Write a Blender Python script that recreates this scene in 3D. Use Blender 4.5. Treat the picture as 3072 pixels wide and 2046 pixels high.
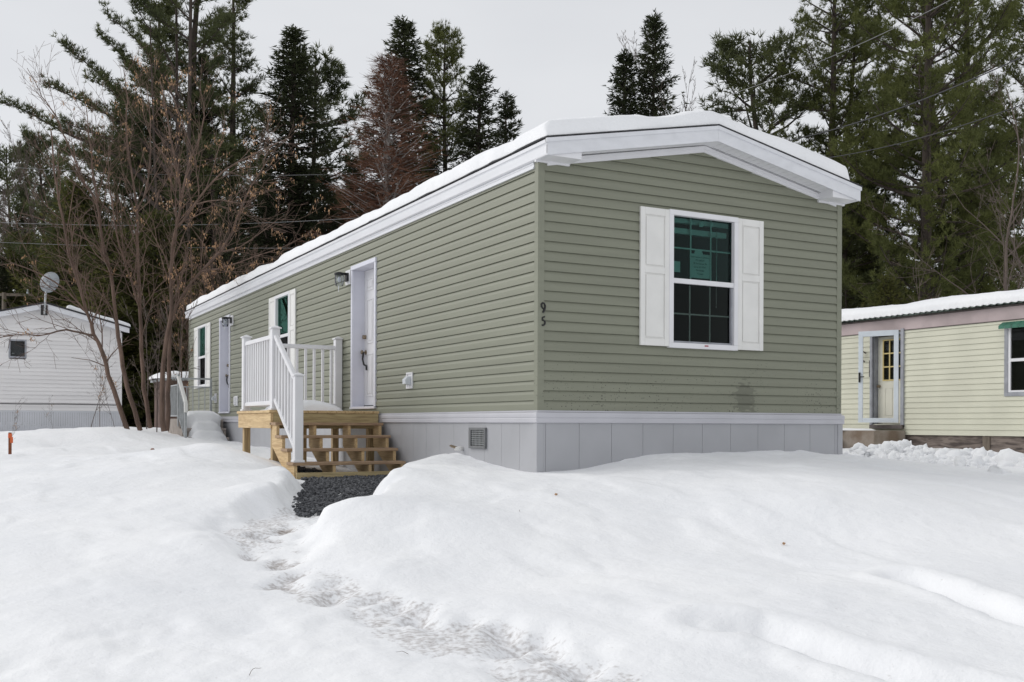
import bpy, bmesh, math, random
import numpy as np
from mathutils import Vector, Matrix

# ---------------------------------------------------------------- scene, camera, sky, sun
scene = bpy.context.scene
for o in list(bpy.data.objects): bpy.data.objects.remove(o)
COL = scene.collection
W, L, EAVE = 4.06, 17.22, 2.47          # green house: gable width (x), length (y), wall height; z=0 is the bottom of its siding
FPX, YAW, ROLL = 3080.98, 0.4956, 0.0040
CAM = np.array([-5.035, -8.7729, -0.1257]); YH = 1272.17
cam = bpy.data.cameras.new('camera'); cam.lens = FPX/3072*36; cam.sensor_width = 36
cam.shift_y = (YH-1023)/3072; cam.clip_start = 0.1; cam.clip_end = 3000
co = bpy.data.objects.new('camera', cam); COL.objects.link(co)
fw = Vector((math.sin(YAW), math.cos(YAW), 0))
rt = Vector((math.cos(YAW), -math.sin(YAW), 0)); up = Vector((0, 0, 1))
r2 = rt*math.cos(ROLL)+up*math.sin(ROLL); u2 = up*math.cos(ROLL)-rt*math.sin(ROLL)
co.matrix_world = Matrix(((r2.x, u2.x, -fw.x, CAM[0]), (r2.y, u2.y, -fw.y, CAM[1]), (r2.z, u2.z, -fw.z, CAM[2]), (0, 0, 0, 1)))
scene.camera = co
scene.render.resolution_x = 1024; scene.render.resolution_y = 682

SUN_AZ, SUN_EL = math.radians(-45), math.radians(30)     # azimuth from +y towards +x
sd_ = Vector((math.sin(SUN_AZ)*math.cos(SUN_EL), math.cos(SUN_AZ)*math.cos(SUN_EL), math.sin(SUN_EL)))
world = bpy.data.worlds.new('World'); scene.world = world; world.use_nodes = True
nt = world.node_tree; nt.nodes.clear()
N = nt.nodes.new
out = N('ShaderNodeOutputWorld'); mixw = N('ShaderNodeMixShader'); b1 = N('ShaderNodeBackground'); b2 = N('ShaderNodeBackground')
sky = N('ShaderNodeTexSky'); sky.sky_type = 'NISHITA'; sky.sun_disc = False; sky.sun_elevation = SUN_EL; sky.sun_rotation = SUN_AZ
b1.inputs[1].default_value = 0.08
tc = N('ShaderNodeTexCoord'); mp = N('ShaderNodeMapping'); mp.inputs['Scale'].default_value = (1.2, 1.2, 3.5)
nz = N('ShaderNodeTexNoise'); nz.inputs['Scale'].default_value = 1.6; nz.inputs['Detail'].default_value = 4; nz.inputs['Roughness'].default_value = .45
cr = N('ShaderNodeValToRGB'); cr.color_ramp.elements[0].position = .3; cr.color_ramp.elements[1].position = .72
cr.color_ramp.elements[0].color = (.72, .735, .765, 1); cr.color_ramp.elements[1].color = (.87, .88, .90, 1)
b2.inputs[1].default_value = 1.0
nt.links.new(sky.outputs[0], b1.inputs[0]); nt.links.new(tc.outputs['Generated'], mp.inputs[0]); nt.links.new(mp.outputs[0], nz.inputs[0])
nt.links.new(nz.outputs[0], cr.inputs[0]); nt.links.new(cr.outputs[0], b2.inputs[0])
mixw.inputs[0].default_value = .93                    # almost fully overcast
nt.links.new(b1.outputs[0], mixw.inputs[1]); nt.links.new(b2.outputs[0], mixw.inputs[2]); nt.links.new(mixw.outputs[0], out.inputs[0])
sl = bpy.data.lights.new('sun', 'SUN'); sl.energy = 1.4; sl.angle = math.radians(40); sl.color = (1, .975, .94)
so = bpy.data.objects.new('sun', sl); COL.objects.link(so); so.rotation_euler = sd_.to_track_quat('Z', 'Y').to_euler()
scene.view_settings.view_transform = 'Standard'; scene.view_settings.look = 'None'; scene.view_settings.gamma = 1
scene.view_settings.exposure = 0.0

# ---------------------------------------------------------------- measuring helpers (a surveyed photo point -> world point)
def ray(x, y):
    a = x-1536; b = y-YH; c, s = math.cos(ROLL), math.sin(ROLL)
    X = (a*c+b*s)/FPX; Y = -(-a*s+b*c)/FPX
    s, c = math.sin(YAW), math.cos(YAW)
    return np.array([X*c+s, -X*s+c, Y])
def at_depth(x, y, d): return CAM+ray(x, y)*d
def at_z(x, y, z):
    r = ray(x, y); return CAM+r*((z-CAM[2])/r[2])
def at_plane(x, y, ax, v):
    r = ray(x, y); return CAM+r*((v-CAM[ax])/r[ax])
def gbase(d): return -1.55+.085*np.minimum(d, 11)
def at_ground(x, y):
    m = -ray(x, y)[2]; d = (1.55+CAM[2])/(m+.085); return at_depth(x, y, d)

# ---------------------------------------------------------------- materials
MATS = {}
def mat(name, col, rough=.6, var=0., scale=4., bump=0., bscale=40., stretch=None, col2=None, spec=.5, metal=0., coord='Object', detail=4):
    m = bpy.data.materials.new(name); m.use_nodes = True; t = m.node_tree; b = t.nodes['Principled BSDF']
    b.inputs['Base Color'].default_value = (*col, 1); b.inputs['Roughness'].default_value = rough
    b.inputs['Specular IOR Level'].default_value = spec; b.inputs['Metallic'].default_value = metal
    g = t.nodes.new('ShaderNodeNewGeometry' if coord == 'World' else 'ShaderNodeTexCoord')
    src = g.outputs['Position' if coord == 'World' else 'Object']
    if stretch:
        mpn = t.nodes.new('ShaderNodeMapping'); mpn.inputs['Scale'].default_value = stretch; t.links.new(src, mpn.inputs[0]); src = mpn.outputs[0]
    if var or col2:
        n = t.nodes.new('ShaderNodeTexNoise'); n.inputs['Scale'].default_value = scale; n.inputs['Detail'].default_value = detail
        t.links.new(src, n.inputs[0]); r = t.nodes.new('ShaderNodeValToRGB')
        c2 = col2 if col2 else tuple(c*(1-var) for c in col); c1 = col if col2 else tuple(min(1, c*(1+var)) for c in col)
        r.color_ramp.elements[0].position = .35; r.color_ramp.elements[1].position = .65
        r.color_ramp.elements[0].color = (*c2, 1); r.color_ramp.elements[1].color = (*c1, 1)
        t.links.new(n.outputs[0], r.inputs[0]); t.links.new(r.outputs[0], b.inputs['Base Color'])
    if bump:
        n2 = t.nodes.new('ShaderNodeTexNoise'); n2.inputs['Scale'].default_value = bscale; n2.inputs['Detail'].default_value = 5
        bp = t.nodes.new('ShaderNodeBump'); bp.inputs['Strength'].default_value = bump; bp.inputs['Distance'].default_value = .02
        t.links.new(src, n2.inputs[0]); t.links.new(n2.outputs[0], bp.inputs['Height']); t.links.new(bp.outputs[0], b.inputs['Normal'])
    MATS[name] = m; return m
M = MATS
mat('white_vinyl', (.75, .75, .77), .42, .03, 3)
mat('trim_metal', (.70, .71, .74), .4, .04, 2, stretch=(3, .6, 6), coord='World')
mat('shutter_white', (.76, .755, .73), .5, .03, 5)
mat('door_white', (.72, .72, .74), .4, .02, 4)
mat('jamb_white', (.67, .68, .755), .45, .02, 4)
mat('skirt_grey', (.385, .39, .41), .5, .05, 1.5, coord='World')
mat('band_grey', (.50, .50, .535), .45, .04, 2, coord='World')
mat('vent_grey', (.16, .165, .17), .6, .1, 20)
mat('black', (.012, .012, .013), .5)
mat('black_metal', (.02, .02, .022), .35, metal=.4)
mat('brass', (.30, .24, .17), .3, metal=.9)
mat('shingle', (.035, .035, .038), .9, .3, 20, .5, 60)
mat('room_wall', (.10, .098, .09), .9, .05, 3)
mat('muntin', (.72, .76, .74), .5)
mat('blind', (.60, .63, .62), .5, .06, 8)
mat('paper', (.62, .68, .66), .8, .03, 10)
mat('ink', (.02, .03, .03), .8)
mat('red_label', (.35, .05, .07), .6)
mat('bulb_glass', (.75, .78, .80), .12)
mat('clear_plastic', (.62, .65, .68), .2)
mat('galvanised', (.40, .42, .43), .45, .12, 10, metal=.35)
mat('concrete', (.33, .29, .26), .9, .18, 6, .5, 30)
mat('concrete_stain', (.20, .15, .11), .95, .3, 3, .6, 25, col2=(.32, .28, .24))
mat('dish_grey', (.27, .29, .31), .5, .08, 5)
mat('cream', (.61, .605, .49), .6, .05, 1.2, coord='World')
mat('pink_metal', (.47, .385, .385), .6, .12, 2, coord='World')
mat('rust_trim', (.10, .085, .08), .8, .3, 6, coord='World')
mat('pale_blue_alu', (.65, .70, .745), .4, .05, 4)
mat('grey_alu', (.30, .31, .34), .45, .15, 6)
mat('cream_door', (.70, .68, .58), .5, .04, 3)
mat('yellow_muntin', (.62, .50, .22), .6)
mat('awning_green', (.035, .15, .10), .6, .2, 6)
mat('fibreglass', (.17, .23, .20), .5, .2, 6)
mat('old_white', (.78, .765, .76), .6, .05, 1.0, stretch=(.5, .5, 6), coord='World')
mat('old_skirt', (.60, .61, .64), .6, .05, 1.5, coord='World')
mat('wood_pole', (.17, .14, .11), .9, .25, 6, .5, 20, stretch=(3, 3, .3))
mat('wire', (.05, .05, .055), .6)
mat('wire_pale', (.25, .25, .25), .6)
mat('insulator', (.45, .55, .58), .2)
mat('stake_wood', (.20, .07, .035), .9, .2, 20)
mat('orange_flag', (.62, .13, .04), .7)
mat('gnome_brown', (.30, .19, .14), .8, .3, 30)
mat('shed_brown', (.13, .085, .07), .9, .25, 3)
mat('leaf_brown', (.40, .24, .13), .8, .4, 15)
mat('bark_pine', (.055, .042, .034), .95, .35, 3, .6, 12, stretch=(3, 3, .6))
mat('bark_elder', (.135, .088, .066), .9, .3, 4, .6, 18, stretch=(2, 2, .5))
mat('bark_twig', (.13, .10, .085), .9, .2, 2)
mat('bark_birch', (.34, .31, .29), .85, .2, 3)
mat('needles_pine', (.150, .165, .052), .65, 0, .5, col2=(.095, .108, .038))
mat('needles_pine_grey', (.115, .128, .054), .65, 0, .5, col2=(.060, .072, .032))
mat('needles_spruce', (.060, .070, .032), .65, 0, .6, col2=(.028, .036, .018))
mat('needles_olive', (.125, .125, .035), .65, 0, .6, col2=(.055, .066, .020))
mat('larch_twig', (.20, .095, .055), .85, 0, .6, col2=(.12, .06, .038))
mat('stone_grey', (.13, .134, .145), .85, 0, 38, col2=(.03, .032, .037), detail=1)

def leafy(name, t_=.45):
    m = M[name]; t = m.node_tree; b = t.nodes['Principled BSDF']; o = t.nodes['Material Output']; b.inputs['Specular IOR Level'].default_value = .25
    tr = t.nodes.new('ShaderNodeBsdfTranslucent'); mx = t.nodes.new('ShaderNodeMixShader'); mx.inputs[0].default_value = t_
    if b.inputs['Base Color'].links: t.links.new(b.inputs['Base Color'].links[0].from_socket, tr.inputs[0])
    t.links.new(b.outputs[0], mx.inputs[1]); t.links.new(tr.outputs[0], mx.inputs[2]); t.links.new(mx.outputs[0], o.inputs[0])
for k_ in ('needles_pine', 'needles_pine_grey', 'needles_olive', 'needles_spruce'): leafy(k_)
def wood(name, light, dark, sc=(1.2, 14, 14)):
    m = mat(name, light, .75); t = m.node_tree; b = t.nodes['Principled BSDF']
    tcn = t.nodes.new('ShaderNodeTexCoord'); mpn = t.nodes.new('ShaderNodeMapping'); mpn.inputs['Scale'].default_value = sc
    w = t.nodes.new('ShaderNodeTexNoise'); w.inputs['Scale'].default_value = 2.2; w.inputs['Detail'].default_value = 7; w.inputs['Distortion'].default_value = 1.4
    r = t.nodes.new('ShaderNodeValToRGB'); e = r.color_ramp.elements; e[0].position = .34; e[0].color = (*dark, 1); e[1].position = .6; e[1].color = (*light, 1)
    bp = t.nodes.new('ShaderNodeBump'); bp.inputs['Strength'].default_value = .25; bp.inputs['Distance'].default_value = .01
    L_ = t.links.new
    L_(tcn.outputs['Object'], mpn.inputs[0]); L_(mpn.outputs[0], w.inputs[0]); L_(w.outputs[0], r.inputs[0]); L_(r.outputs[0], b.inputs['Base Color']); L_(w.outputs[0], bp.inputs['Height']); L_(bp.outputs[0], b.inputs['Normal'])
    return m
wood('wood_x', (.52, .42, .23), (.33, .25, .13), (1.0, 14, 14))
wood('wood_y', (.66, .49, .27), (.48, .33, .17), (14, 1.0, 14))
wood('wood_z', (.50, .37, .20), (.29, .20, .10), (12, 12, .9))
wood('tread_wood', (.42, .29, .18), (.26, .17, .11), (1.0, 14, 14))
wood('plywood', (.22, .18, .155), (.06, .045, .04), (6, .9, 5))

def snow_mat(name, attr=False):
    m = mat(name, (.86, .87, .885), .65, spec=.2); t = m.node_tree; b = t.nodes['Principled BSDF']; L_ = t.links.new
    b.inputs['Subsurface Weight'].default_value = 0.0
    g = t.nodes.new('ShaderNodeNewGeometry')
    n1 = t.nodes.new('ShaderNodeTexNoise'); n1.inputs['Scale'].default_value = 6; n1.inputs['Detail'].default_value = 8; n1.inputs['Roughness'].default_value = .62
    L_(g.outputs['Position'], n1.inputs[0])
    bp = t.nodes.new('ShaderNodeBump'); bp.inputs['Strength'].default_value = .45; bp.inputs['Distance'].default_value = .05
    L_(n1.outputs[0], bp.inputs['Height']); L_(bp.outputs[0], b.inputs['Normal'])
    n2 = t.nodes.new('ShaderNodeTexNoise'); n2.inputs['Scale'].default_value = .9; n2.inputs['Detail'].default_value = 5; L_(g.outputs['Position'], n2.inputs[0])
    r = t.nodes.new('ShaderNodeValToRGB'); e = r.color_ramp.elements; e[0].position = .3; e[0].color = (.83, .84, .86, 1); e[1].position = .7; e[1].color = (.90, .905, .915, 1)
    L_(n2.outputs[0], r.inputs[0]); cur = r.outputs[0]
    if attr:
        a = t.nodes.new('ShaderNodeAttribute'); a.attribute_name = 'dirt'
        n3 = t.nodes.new('ShaderNodeTexNoise'); n3.inputs['Scale'].default_value = 34; n3.inputs['Detail'].default_value = 4
        L_(g.outputs['Position'], n3.inputs[0])
        ad = t.nodes.new('ShaderNodeMath'); ad.operation = 'MULTIPLY_ADD'; ad.inputs[1].default_value = 1.5; ad.inputs[2].default_value = -1.0
        L_(n3.outputs[0], ad.inputs[0])
        sm = t.nodes.new('ShaderNodeMath'); sm.operation = 'ADD'; L_(ad.outputs[0], sm.inputs[0]); L_(a.outputs['Fac'], sm.inputs[1])
        mr = t.nodes.new('ShaderNodeMapRange'); mr.inputs['From Min'].default_value = .0; mr.inputs['From Max'].default_value = .9; L_(sm.outputs[0], mr.inputs['Value'])
        mx = t.nodes.new('ShaderNodeMix'); mx.data_type = 'RGBA'; mx.inputs['B'].default_value = (.16, .11, .08, 1)
        L_(mr.outputs[0], mx.inputs['Factor']); L_(cur, mx.inputs['A']); cur = mx.outputs['Result']
    L_(cur, b.inputs['Base Color']); return m
snow_mat('snow'); snow_mat('snow_ground', True)

def siding_mat(name, col, splash):
    m = mat(name, col, .5, spec=.35); t = m.node_tree; b = t.nodes['Principled BSDF']; L_ = t.links.new; nn = t.nodes.new
    g = nn('ShaderNodeNewGeometry'); mpn = nn('ShaderNodeMapping'); mpn.inputs['Scale'].default_value = (.6, .6, 10.15); L_(g.outputs['Position'], mpn.inputs[0])
    n = nn('ShaderNodeTexNoise'); n.inputs['Scale'].default_value = 1.0; n.inputs['Detail'].default_value = 3; L_(mpn.outputs[0], n.inputs[0])
    r = nn('ShaderNodeValToRGB'); e = r.color_ramp.elements; e[0].position = .35; e[0].color = (*[c*.95 for c in col], 1); e[1].position = .65; e[1].color = (*[c*1.05 for c in col], 1)
    L_(n.outputs[0], r.inputs[0])
    # mud splashes: small voronoi dots, more of them near the ground
    v = nn('ShaderNodeTexVoronoi'); v.inputs['Scale'].default_value = 42; L_(g.outputs['Position'], v.inputs['Vector'])
    sx = nn('ShaderNodeSeparateXYZ'); L_(g.outputs['Position'], sx.inputs[0])
    n4 = nn('ShaderNodeTexNoise'); n4.inputs['Scale'].default_value = 2.3; n4.inputs['Detail'].default_value = 2; L_(g.outputs['Position'], n4.inputs[0])
    th = nn('ShaderNodeMapRange'); th.inputs['From Min'].default_value = .05; th.inputs['From Max'].default_value = 1.1; th.inputs['To Min'].default_value = .60*splash; th.inputs['To Max'].default_value = .05*splash
    L_(sx.outputs['Z'], th.inputs['Value'])
    rn = nn('ShaderNodeSeparateColor'); L_(v.outputs['Color'], rn.inputs[0])
    mu = nn('ShaderNodeMath'); mu.operation = 'MULTIPLY'; L_(th.outputs[0], mu.inputs[0]); L_(rn.outputs[0], mu.inputs[1])
    mu2 = nn('ShaderNodeMath'); mu2.operation = 'MULTIPLY'; L_(mu.outputs[0], mu2.inputs[0]); L_(n4.outputs[0], mu2.inputs[1])
    lt = nn('ShaderNodeMath'); lt.operation = 'LESS_THAN'; L_(v.outputs['Distance'], lt.inputs[0]); L_(mu2.outputs[0], lt.inputs[1])
    # scuffed patch low on the gable wall
    vd = nn('ShaderNodeVectorMath'); vd.operation = 'SUBTRACT'; vd.inputs[1].default_value = (2.62, 0, .15); L_(g.outputs['Position'], vd.inputs[0])
    vs = nn('ShaderNodeVectorMath'); vs.operation = 'MULTIPLY'; vs.inputs[1].default_value = (6.5, 2, 5.2); L_(vd.outputs[0], vs.inputs[0])
    vl = nn('ShaderNodeVectorMath'); vl.operation = 'LENGTH'; L_(vs.outputs[0], vl.inputs[0])
    m5 = nn('ShaderNodeMapping'); m5.inputs['Scale'].default_value = (9, 9, 22); L_(g.outputs['Position'], m5.inputs[0])
    n5 = nn('ShaderNodeTexNoise'); n5.inputs['Scale'].default_value = 1.4; n5.inputs['Detail'].default_value = 6; L_(m5.outputs[0], n5.inputs[0])
    a5 = nn('ShaderNodeMath'); a5.operation = 'MULTIPLY_ADD'; a5.inputs[1].default_value = -3.2; L_(n5.outputs[0], a5.inputs[0]); L_(vl.outputs['Value'], a5.inputs[2])
    r5 = nn('ShaderNodeMapRange'); r5.inputs['From Min'].default_value = -.75; r5.inputs['From Max'].default_value = -.45; r5.inputs['To Min'].default_value = .36; r5.inputs['To Max'].default_value = 0; L_(a5.outputs[0], r5.inputs['Value'])
    mx0 = nn('ShaderNodeMath'); mx0.operation = 'MAXIMUM'; k = nn('ShaderNodeMath'); k.operation = 'MULTIPLY'; k.inputs[1].default_value = .65; L_(lt.outputs[0], k.inputs[0])
    L_(k.outputs[0], mx0.inputs[0]); L_(r5.outputs[0], mx0.inputs[1])
    mx = nn('ShaderNodeMix'); mx.data_type = 'RGBA'; mx.inputs['B'].default_value = (.035, .032, .026, 1)
    L_(mx0.outputs[0], mx.inputs['Factor']); L_(r.outputs[0], mx.inputs['A']); L_(mx.outputs['Result'], b.inputs['Base Color']); return m
siding_mat('sage_siding', (.226, .234, .179), 1.0)
siding_mat('sage_siding_clean', (.226, .234, .179), .25)

def glass_mat(name, tint, refl=1.0):
    m = bpy.data.materials.new(name); m.use_nodes = True; t = m.node_tree; t.nodes.clear(); L_ = t.links.new; nn = t.nodes.new
    o = nn('ShaderNodeOutputMaterial'); mx = nn('ShaderNodeMixShader'); tr = nn('ShaderNodeBsdfTransparent'); gl = nn('ShaderNodeBsdfGlossy'); f = nn('ShaderNodeFresnel')
    tr.inputs[0].default_value = (*tint, 1); gl.inputs['Roughness'].default_value = .02; gl.inputs[0].default_value = (refl, refl, refl, 1); f.inputs[0].default_value = 1.5
    L_(f.outputs[0], mx.inputs[0]); L_(tr.outputs[0], mx.inputs[1]); L_(gl.outputs[0], mx.inputs[2]); L_(mx.outputs[0], o.inputs[0]); MATS[name] = m
glass_mat('teal_glass', (.62, .80, .77), .16); glass_mat('screen_glass', (.68, .74, .72), .12); glass_mat('teal_glass_side', (.62, .80, .77), 1); MATS['teal_glass_side'].node_tree.nodes['Glossy BSDF'].inputs[0].default_value = (.22, .52, .42, 1)  # reflections put into glossy colour: green trees on side panes, dimmed on the others
glass_mat('dark_glass', (.45, .47, .48), .8)

# ---------------------------------------------------------------- object helpers
def tag(o, label=None, cat=None, group=None, kind=None):
    if label: o['label'] = label
    if cat: o['category'] = cat
    if group: o['group'] = group
    if kind: o['kind'] = kind
    return o
def empty(name, loc, label, cat, group=None, rz=0, sc=1):
    o = bpy.data.objects.new(name, None); COL.objects.link(o); o.location = tuple(loc); o.rotation_euler = (0, 0, rz); o.scale = (sc, sc, sc)
    o.empty_display_size = .2
    return tag(o, label, cat, group)
def wloc(p):
    v = Vector((0, 0, 0))
    while p is not None: v = v+p.location; p = p.parent
    return v
class MB:
    def __init__(s): s.v = []; s.f = []
    def add(s, vs, fs):
        n = len(s.v); s.v += [tuple(map(float, q)) for q in vs]; s.f += [tuple(i+n for i in f) for f in fs]; return s
    def box(s, x0, x1, y0, y1, z0, z1):
        if x0 > x1: x0, x1 = x1, x0
        if y0 > y1: y0, y1 = y1, y0
        if z0 > z1: z0, z1 = z1, z0
        return s.add([(x0, y0, z0), (x1, y0, z0), (x1, y1, z0), (x0, y1, z0), (x0, y0, z1), (x1, y0, z1), (x1, y1, z1), (x0, y1, z1)],
                     [(0, 3, 2, 1), (4, 5, 6, 7), (0, 1, 5, 4), (1, 2, 6, 5), (2, 3, 7, 6), (3, 0, 4, 7)])
    def prism(s, pts, f0, f1):      # pts: 2D polygon, f0/f1 map a 2D point to 3D at both ends
        n = len(pts); a = [f0(*q) for q in pts]; b = [f1(*q) for q in pts]
        return s.add(a+b, [tuple(range(n))[::-1], tuple(range(n, 2*n))]+[(i, (i+1) % n, n+(i+1) % n, n+i) for i in range(n)])
    def beam(s, p, q, w, h):        # rectangular bar from p to q, h measured vertically
        p, q = Vector(p), Vector(q); d = (q-p).normalized(); sd = d.cross(Vector((0, 0, 1)))
        sd = Vector((1, 0, 0)) if sd.length < 1e-4 else sd.normalized()
        u = Vector((0, 0, 1)) if abs(d.z) < .99 else Vector((0, 1, 0))
        sd *= w/2; u *= h/2
        return s.add([p-sd-u, p+sd-u, p+sd+u, p-sd+u, q-sd-u, q+sd-u, q+sd+u, q-sd+u], [(0, 1, 2, 3), (7, 6, 5, 4), (0, 4, 5, 1), (1, 5, 6, 2), (2, 6, 7, 3), (3, 7, 4, 0)])
    def tube(s, pts, r, n=8, r1=None):
        pts = [Vector(p) for p in pts]; m = len(pts); ref = None; rings = []
        for i, p in enumerate(pts):
            d = (pts[min(i+1, m-1)]-pts[max(i-1, 0)]).normalized()
            if ref is None: ref = d.orthogonal().normalized()
            ref = (ref-d*ref.dot(d)).normalized(); b = d.cross(ref)
            rr = r if r1 is None else r+(r1-r)*i/(m-1)
            rings.append([p+(ref*math.cos(2*math.pi*k/n)+b*math.sin(2*math.pi*k/n))*rr for k in range(n)])
        vs = [v for ring in rings for v in ring]
        fs = [(i*n+k, i*n+(k+1) % n, (i+1)*n+(k+1) % n, (i+1)*n+k) for i in range(m-1) for k in range(n)]
        fs += [tuple(range(n))[::-1], tuple(range((m-1)*n, m*n))]
        return s.add(vs, fs)
    def lathe(s, prof, c, n=16):    # prof (r,z)
        c = Vector(c); vs = [c+Vector((r*math.cos(2*math.pi*k/n), r*math.sin(2*math.pi*k/n), z)) for r, z in prof for k in range(n)]
        m = len(prof)
        return s.add(vs, [(i*n+k, i*n+(k+1) % n, (i+1)*n+(k+1) % n, (i+1)*n+k) for i in range(m-1) for k in range(n)]+[tuple(range(n))[::-1], tuple(range((m-1)*n, m*n))])
    def build(s, name, m, parent=None, bevel=0, smooth=False, label=None):
        off = wloc(parent); me = bpy.data.meshes.new(name)
        me.from_pydata([(x-off.x, y-off.y, z-off.z) for x, y, z in s.v], [], s.f)
        bm = bmesh.new(); bm.from_mesh(me); bmesh.ops.recalc_face_normals(bm, faces=bm.faces); bm.to_mesh(me); bm.free()
        me.materials.append(M[m]); o = bpy.data.objects.new(name, me); COL.objects.link(o)
        if parent: o.parent = parent
        if smooth: me.polygons.foreach_set('use_smooth', [True]*len(me.polygons))
        if bevel:
            b = o.modifiers.new('bevel', 'BEVEL'); b.width = bevel; b.segments = 2; b.limit_method = 'ANGLE'
        if label: o['label'] = label
        return o
def npmesh(name, V, F, m, parent=None, smooth=False, k=3):
    me = bpy.data.meshes.new(name); V = np.asarray(V, np.float32); F = np.asarray(F, np.int32)
    me.vertices.add(len(V)); me.vertices.foreach_set('co', V.ravel()); me.loops.add(F.size); me.loops.foreach_set('vertex_index', F.ravel())
    me.polygons.add(len(F)); me.polygons.foreach_set('loop_start', np.arange(0, F.size, F.shape[1], dtype=np.int32))
    me.polygons.foreach_set('loop_total', np.full(len(F), F.shape[1], np.int32))
    if smooth: me.polygons.foreach_set('use_smooth', np.ones(len(F), bool))
    me.update(calc_edges=True); me.materials.append(M[m]); o = bpy.data.objects.new(name, me); COL.objects.link(o)
    if parent: o.parent = parent
    return o
def text(name, body, size, mtx, m, parent, ext=.0006):
    c = bpy.data.curves.new(name, 'FONT'); c.body = body; c.size = size; c.align_x = 'CENTER'; c.extrude = ext
    t = bpy.data.objects.new(name, c); COL.objects.link(t); bpy.context.view_layer.update()
    me = bpy.data.meshes.new_from_object(t.evaluated_get(bpy.context.evaluated_depsgraph_get())); bpy.data.objects.remove(t)
    off = wloc(parent); me.transform(Matrix.Translation(-off) @ mtx); me.materials.clear(); me.materials.append(M[m])
    o = bpy.data.objects.new(name, me); COL.objects.link(o); o.parent = parent; return o

# ---------------------------------------------------------------- value noise
_R = np.random.RandomState(7).rand(256, 256)
def vnoise(x, y, s, sx=0):
    x = np.asarray(x)*s+sx*17.3; y = np.asarray(y)*s+sx*9.1
    xi = np.floor(x).astype(int); yi = np.floor(y).astype(int); fx = x-xi; fy = y-yi
    fx = fx*fx*(3-2*fx); fy = fy*fy*(3-2*fy); a = lambda i, j: _R[(xi+i) % 256, (yi+j) % 256]
    return (a(0, 0)*(1-fx)+a(1, 0)*fx)*(1-fy)+(a(0, 1)*(1-fx)+a(1, 1)*fx)*fy-.5
def fbm(x, y, s, o=4, sx=0, g=.5): return sum(vnoise(x, y, s*2**k, sx+k)*g**k for k in range(o))
def nrm(v): v = np.asarray(v, float); return v/(np.linalg.norm(v)+1e-9)
def sstep(a, b, x):
    t = np.clip((x-a)/(b-a), 0, 1); return t*t*(3-2*t)

# ---------------------------------------------------------------- snow ground
def P3(x, y, z): return tuple(at_z(x, y, z))
ctrl = []
for px in (-500, 0, 768, 1536, 2304, 3072, 3600): ctrl.append(tuple(at_ground(px, 2046)))
for px in (-500, 0, 400, 2000, 2600, 3072): ctrl.append(tuple(at_ground(px, 1800)))
for px, py in ((0, 1600), (300, 1600), (1200, 1640), (1700, 1620), (2400, 1600), (3072, 1620)): ctrl.append(tuple(at_ground(px, py)))
ctrl += [P3(*q) for q in [(0, 1500, -.80), (300, 1500, -.79), (520, 1500, -.78), (0, 1400, -.62), (300, 1400, -.60), (30, 1352, -.53), (300, 1352, -.53), (460, 1370, -.56),
    (0, 1330, -.50), (250, 1325, -.47), (627, 1336, -.40), (540, 1352, -.46), (450, 1395, -.56), (740, 1383, -.63), (840, 1384, -.64), (800, 1400, -.63), (850, 1412, -.62), (900, 1440, -.74), (700, 1410, -.62), (760, 1490, -.80), (620, 1560, -.88), (500, 1500, -.78),
    (1350, 1500, -.73), (1800, 1500, -.73), (2400, 1500, -.70), (3072, 1520, -.78), (1350, 1430, -.60), (1147, 1430, -.60), (1053, 1494, -.68), (957, 1531, -.79), (909, 1563, -.88), (930, 1640, -.98),
    (1700, 1440, -.63), (2100, 1430, -.58), (2500, 1420, -.56), (2521, 1365, -.47), (2700, 1388, -.58), (3072, 1452, -.70), (2850, 1415, -.64)]]
ctrl += [(.0, -.05, -.575), (.42, -.05, -.578), (1.38, -.05, -.467), (2.56, -.05, -.43), (3.53, -.05, -.428), (4.09, -.05, -.46), (-.05, 1.9, -.45), (-.05, 1.2, -.55), (-.1, 2.6, -.66), (-.05, .5, -.58),
    (-.7, 3.2, -.80), (-1.3, 3.3, -.78), (-.8, 4.6, -.78), (-.8, 5.6, -.72), (-1.5, 5.7, -.68), (-.2, 8, -.62), (-.05, 11.5, -.56), (-1.3, 8, -.55), (-2.2, 12.2, -.24), (-1.2, 12.5, -.40), (-1.4, 17, -.25), (-2.8, 16, -.30), (-.3, 24, -.35), (-4, 24, -.48), (-8, 24, -.5), (-6, 14, -.5),
    (5.2, .5, -.55), (5.5, 5, -.7), (8, 8, -.7), (9, 3, -.75), (12.9, 8.5, -.62), (12.9, 5, -.64), (12.9, 1, -.74), (12.9, 12, -.6), (8, 14, -.6), (11, 20, -.5), (15, 5, -.6), (16, 12, -.6), (16, -3, -.9), (11, -4, -.95), (6, -5, -.95),
    (-10, -14, -1.75), (3, -14, -1.75), (-5, -10, -1.62), (-12, 0, -.9), (-12, 10, -.55), (-14, -6, -1.3), (10, -12, -1.6), (-14, 24, -.5), (2, 28, -.3), (8, 30, -.2), (20, 20, -.3), (-20, 12, -.5), (22, 0, -.7)]
ctrl = np.array(ctrl, float)
def tps(pts, lam=.02):
    n = len(pts); d = np.linalg.norm(pts[:, None, :2]-pts[None, :, :2], axis=2); K = np.where(d > 0, d**2*np.log(d+1e-9), 0)+lam*np.eye(n)
    Pm = np.c_[np.ones(n), pts[:, :2]]; A = np.zeros((n+3, n+3)); A[:n, :n] = K; A[:n, n:] = Pm; A[n:, :n] = Pm.T
    return np.linalg.solve(A, np.r_[pts[:, 2], 0, 0, 0])
TW = tps(ctrl)
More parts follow.
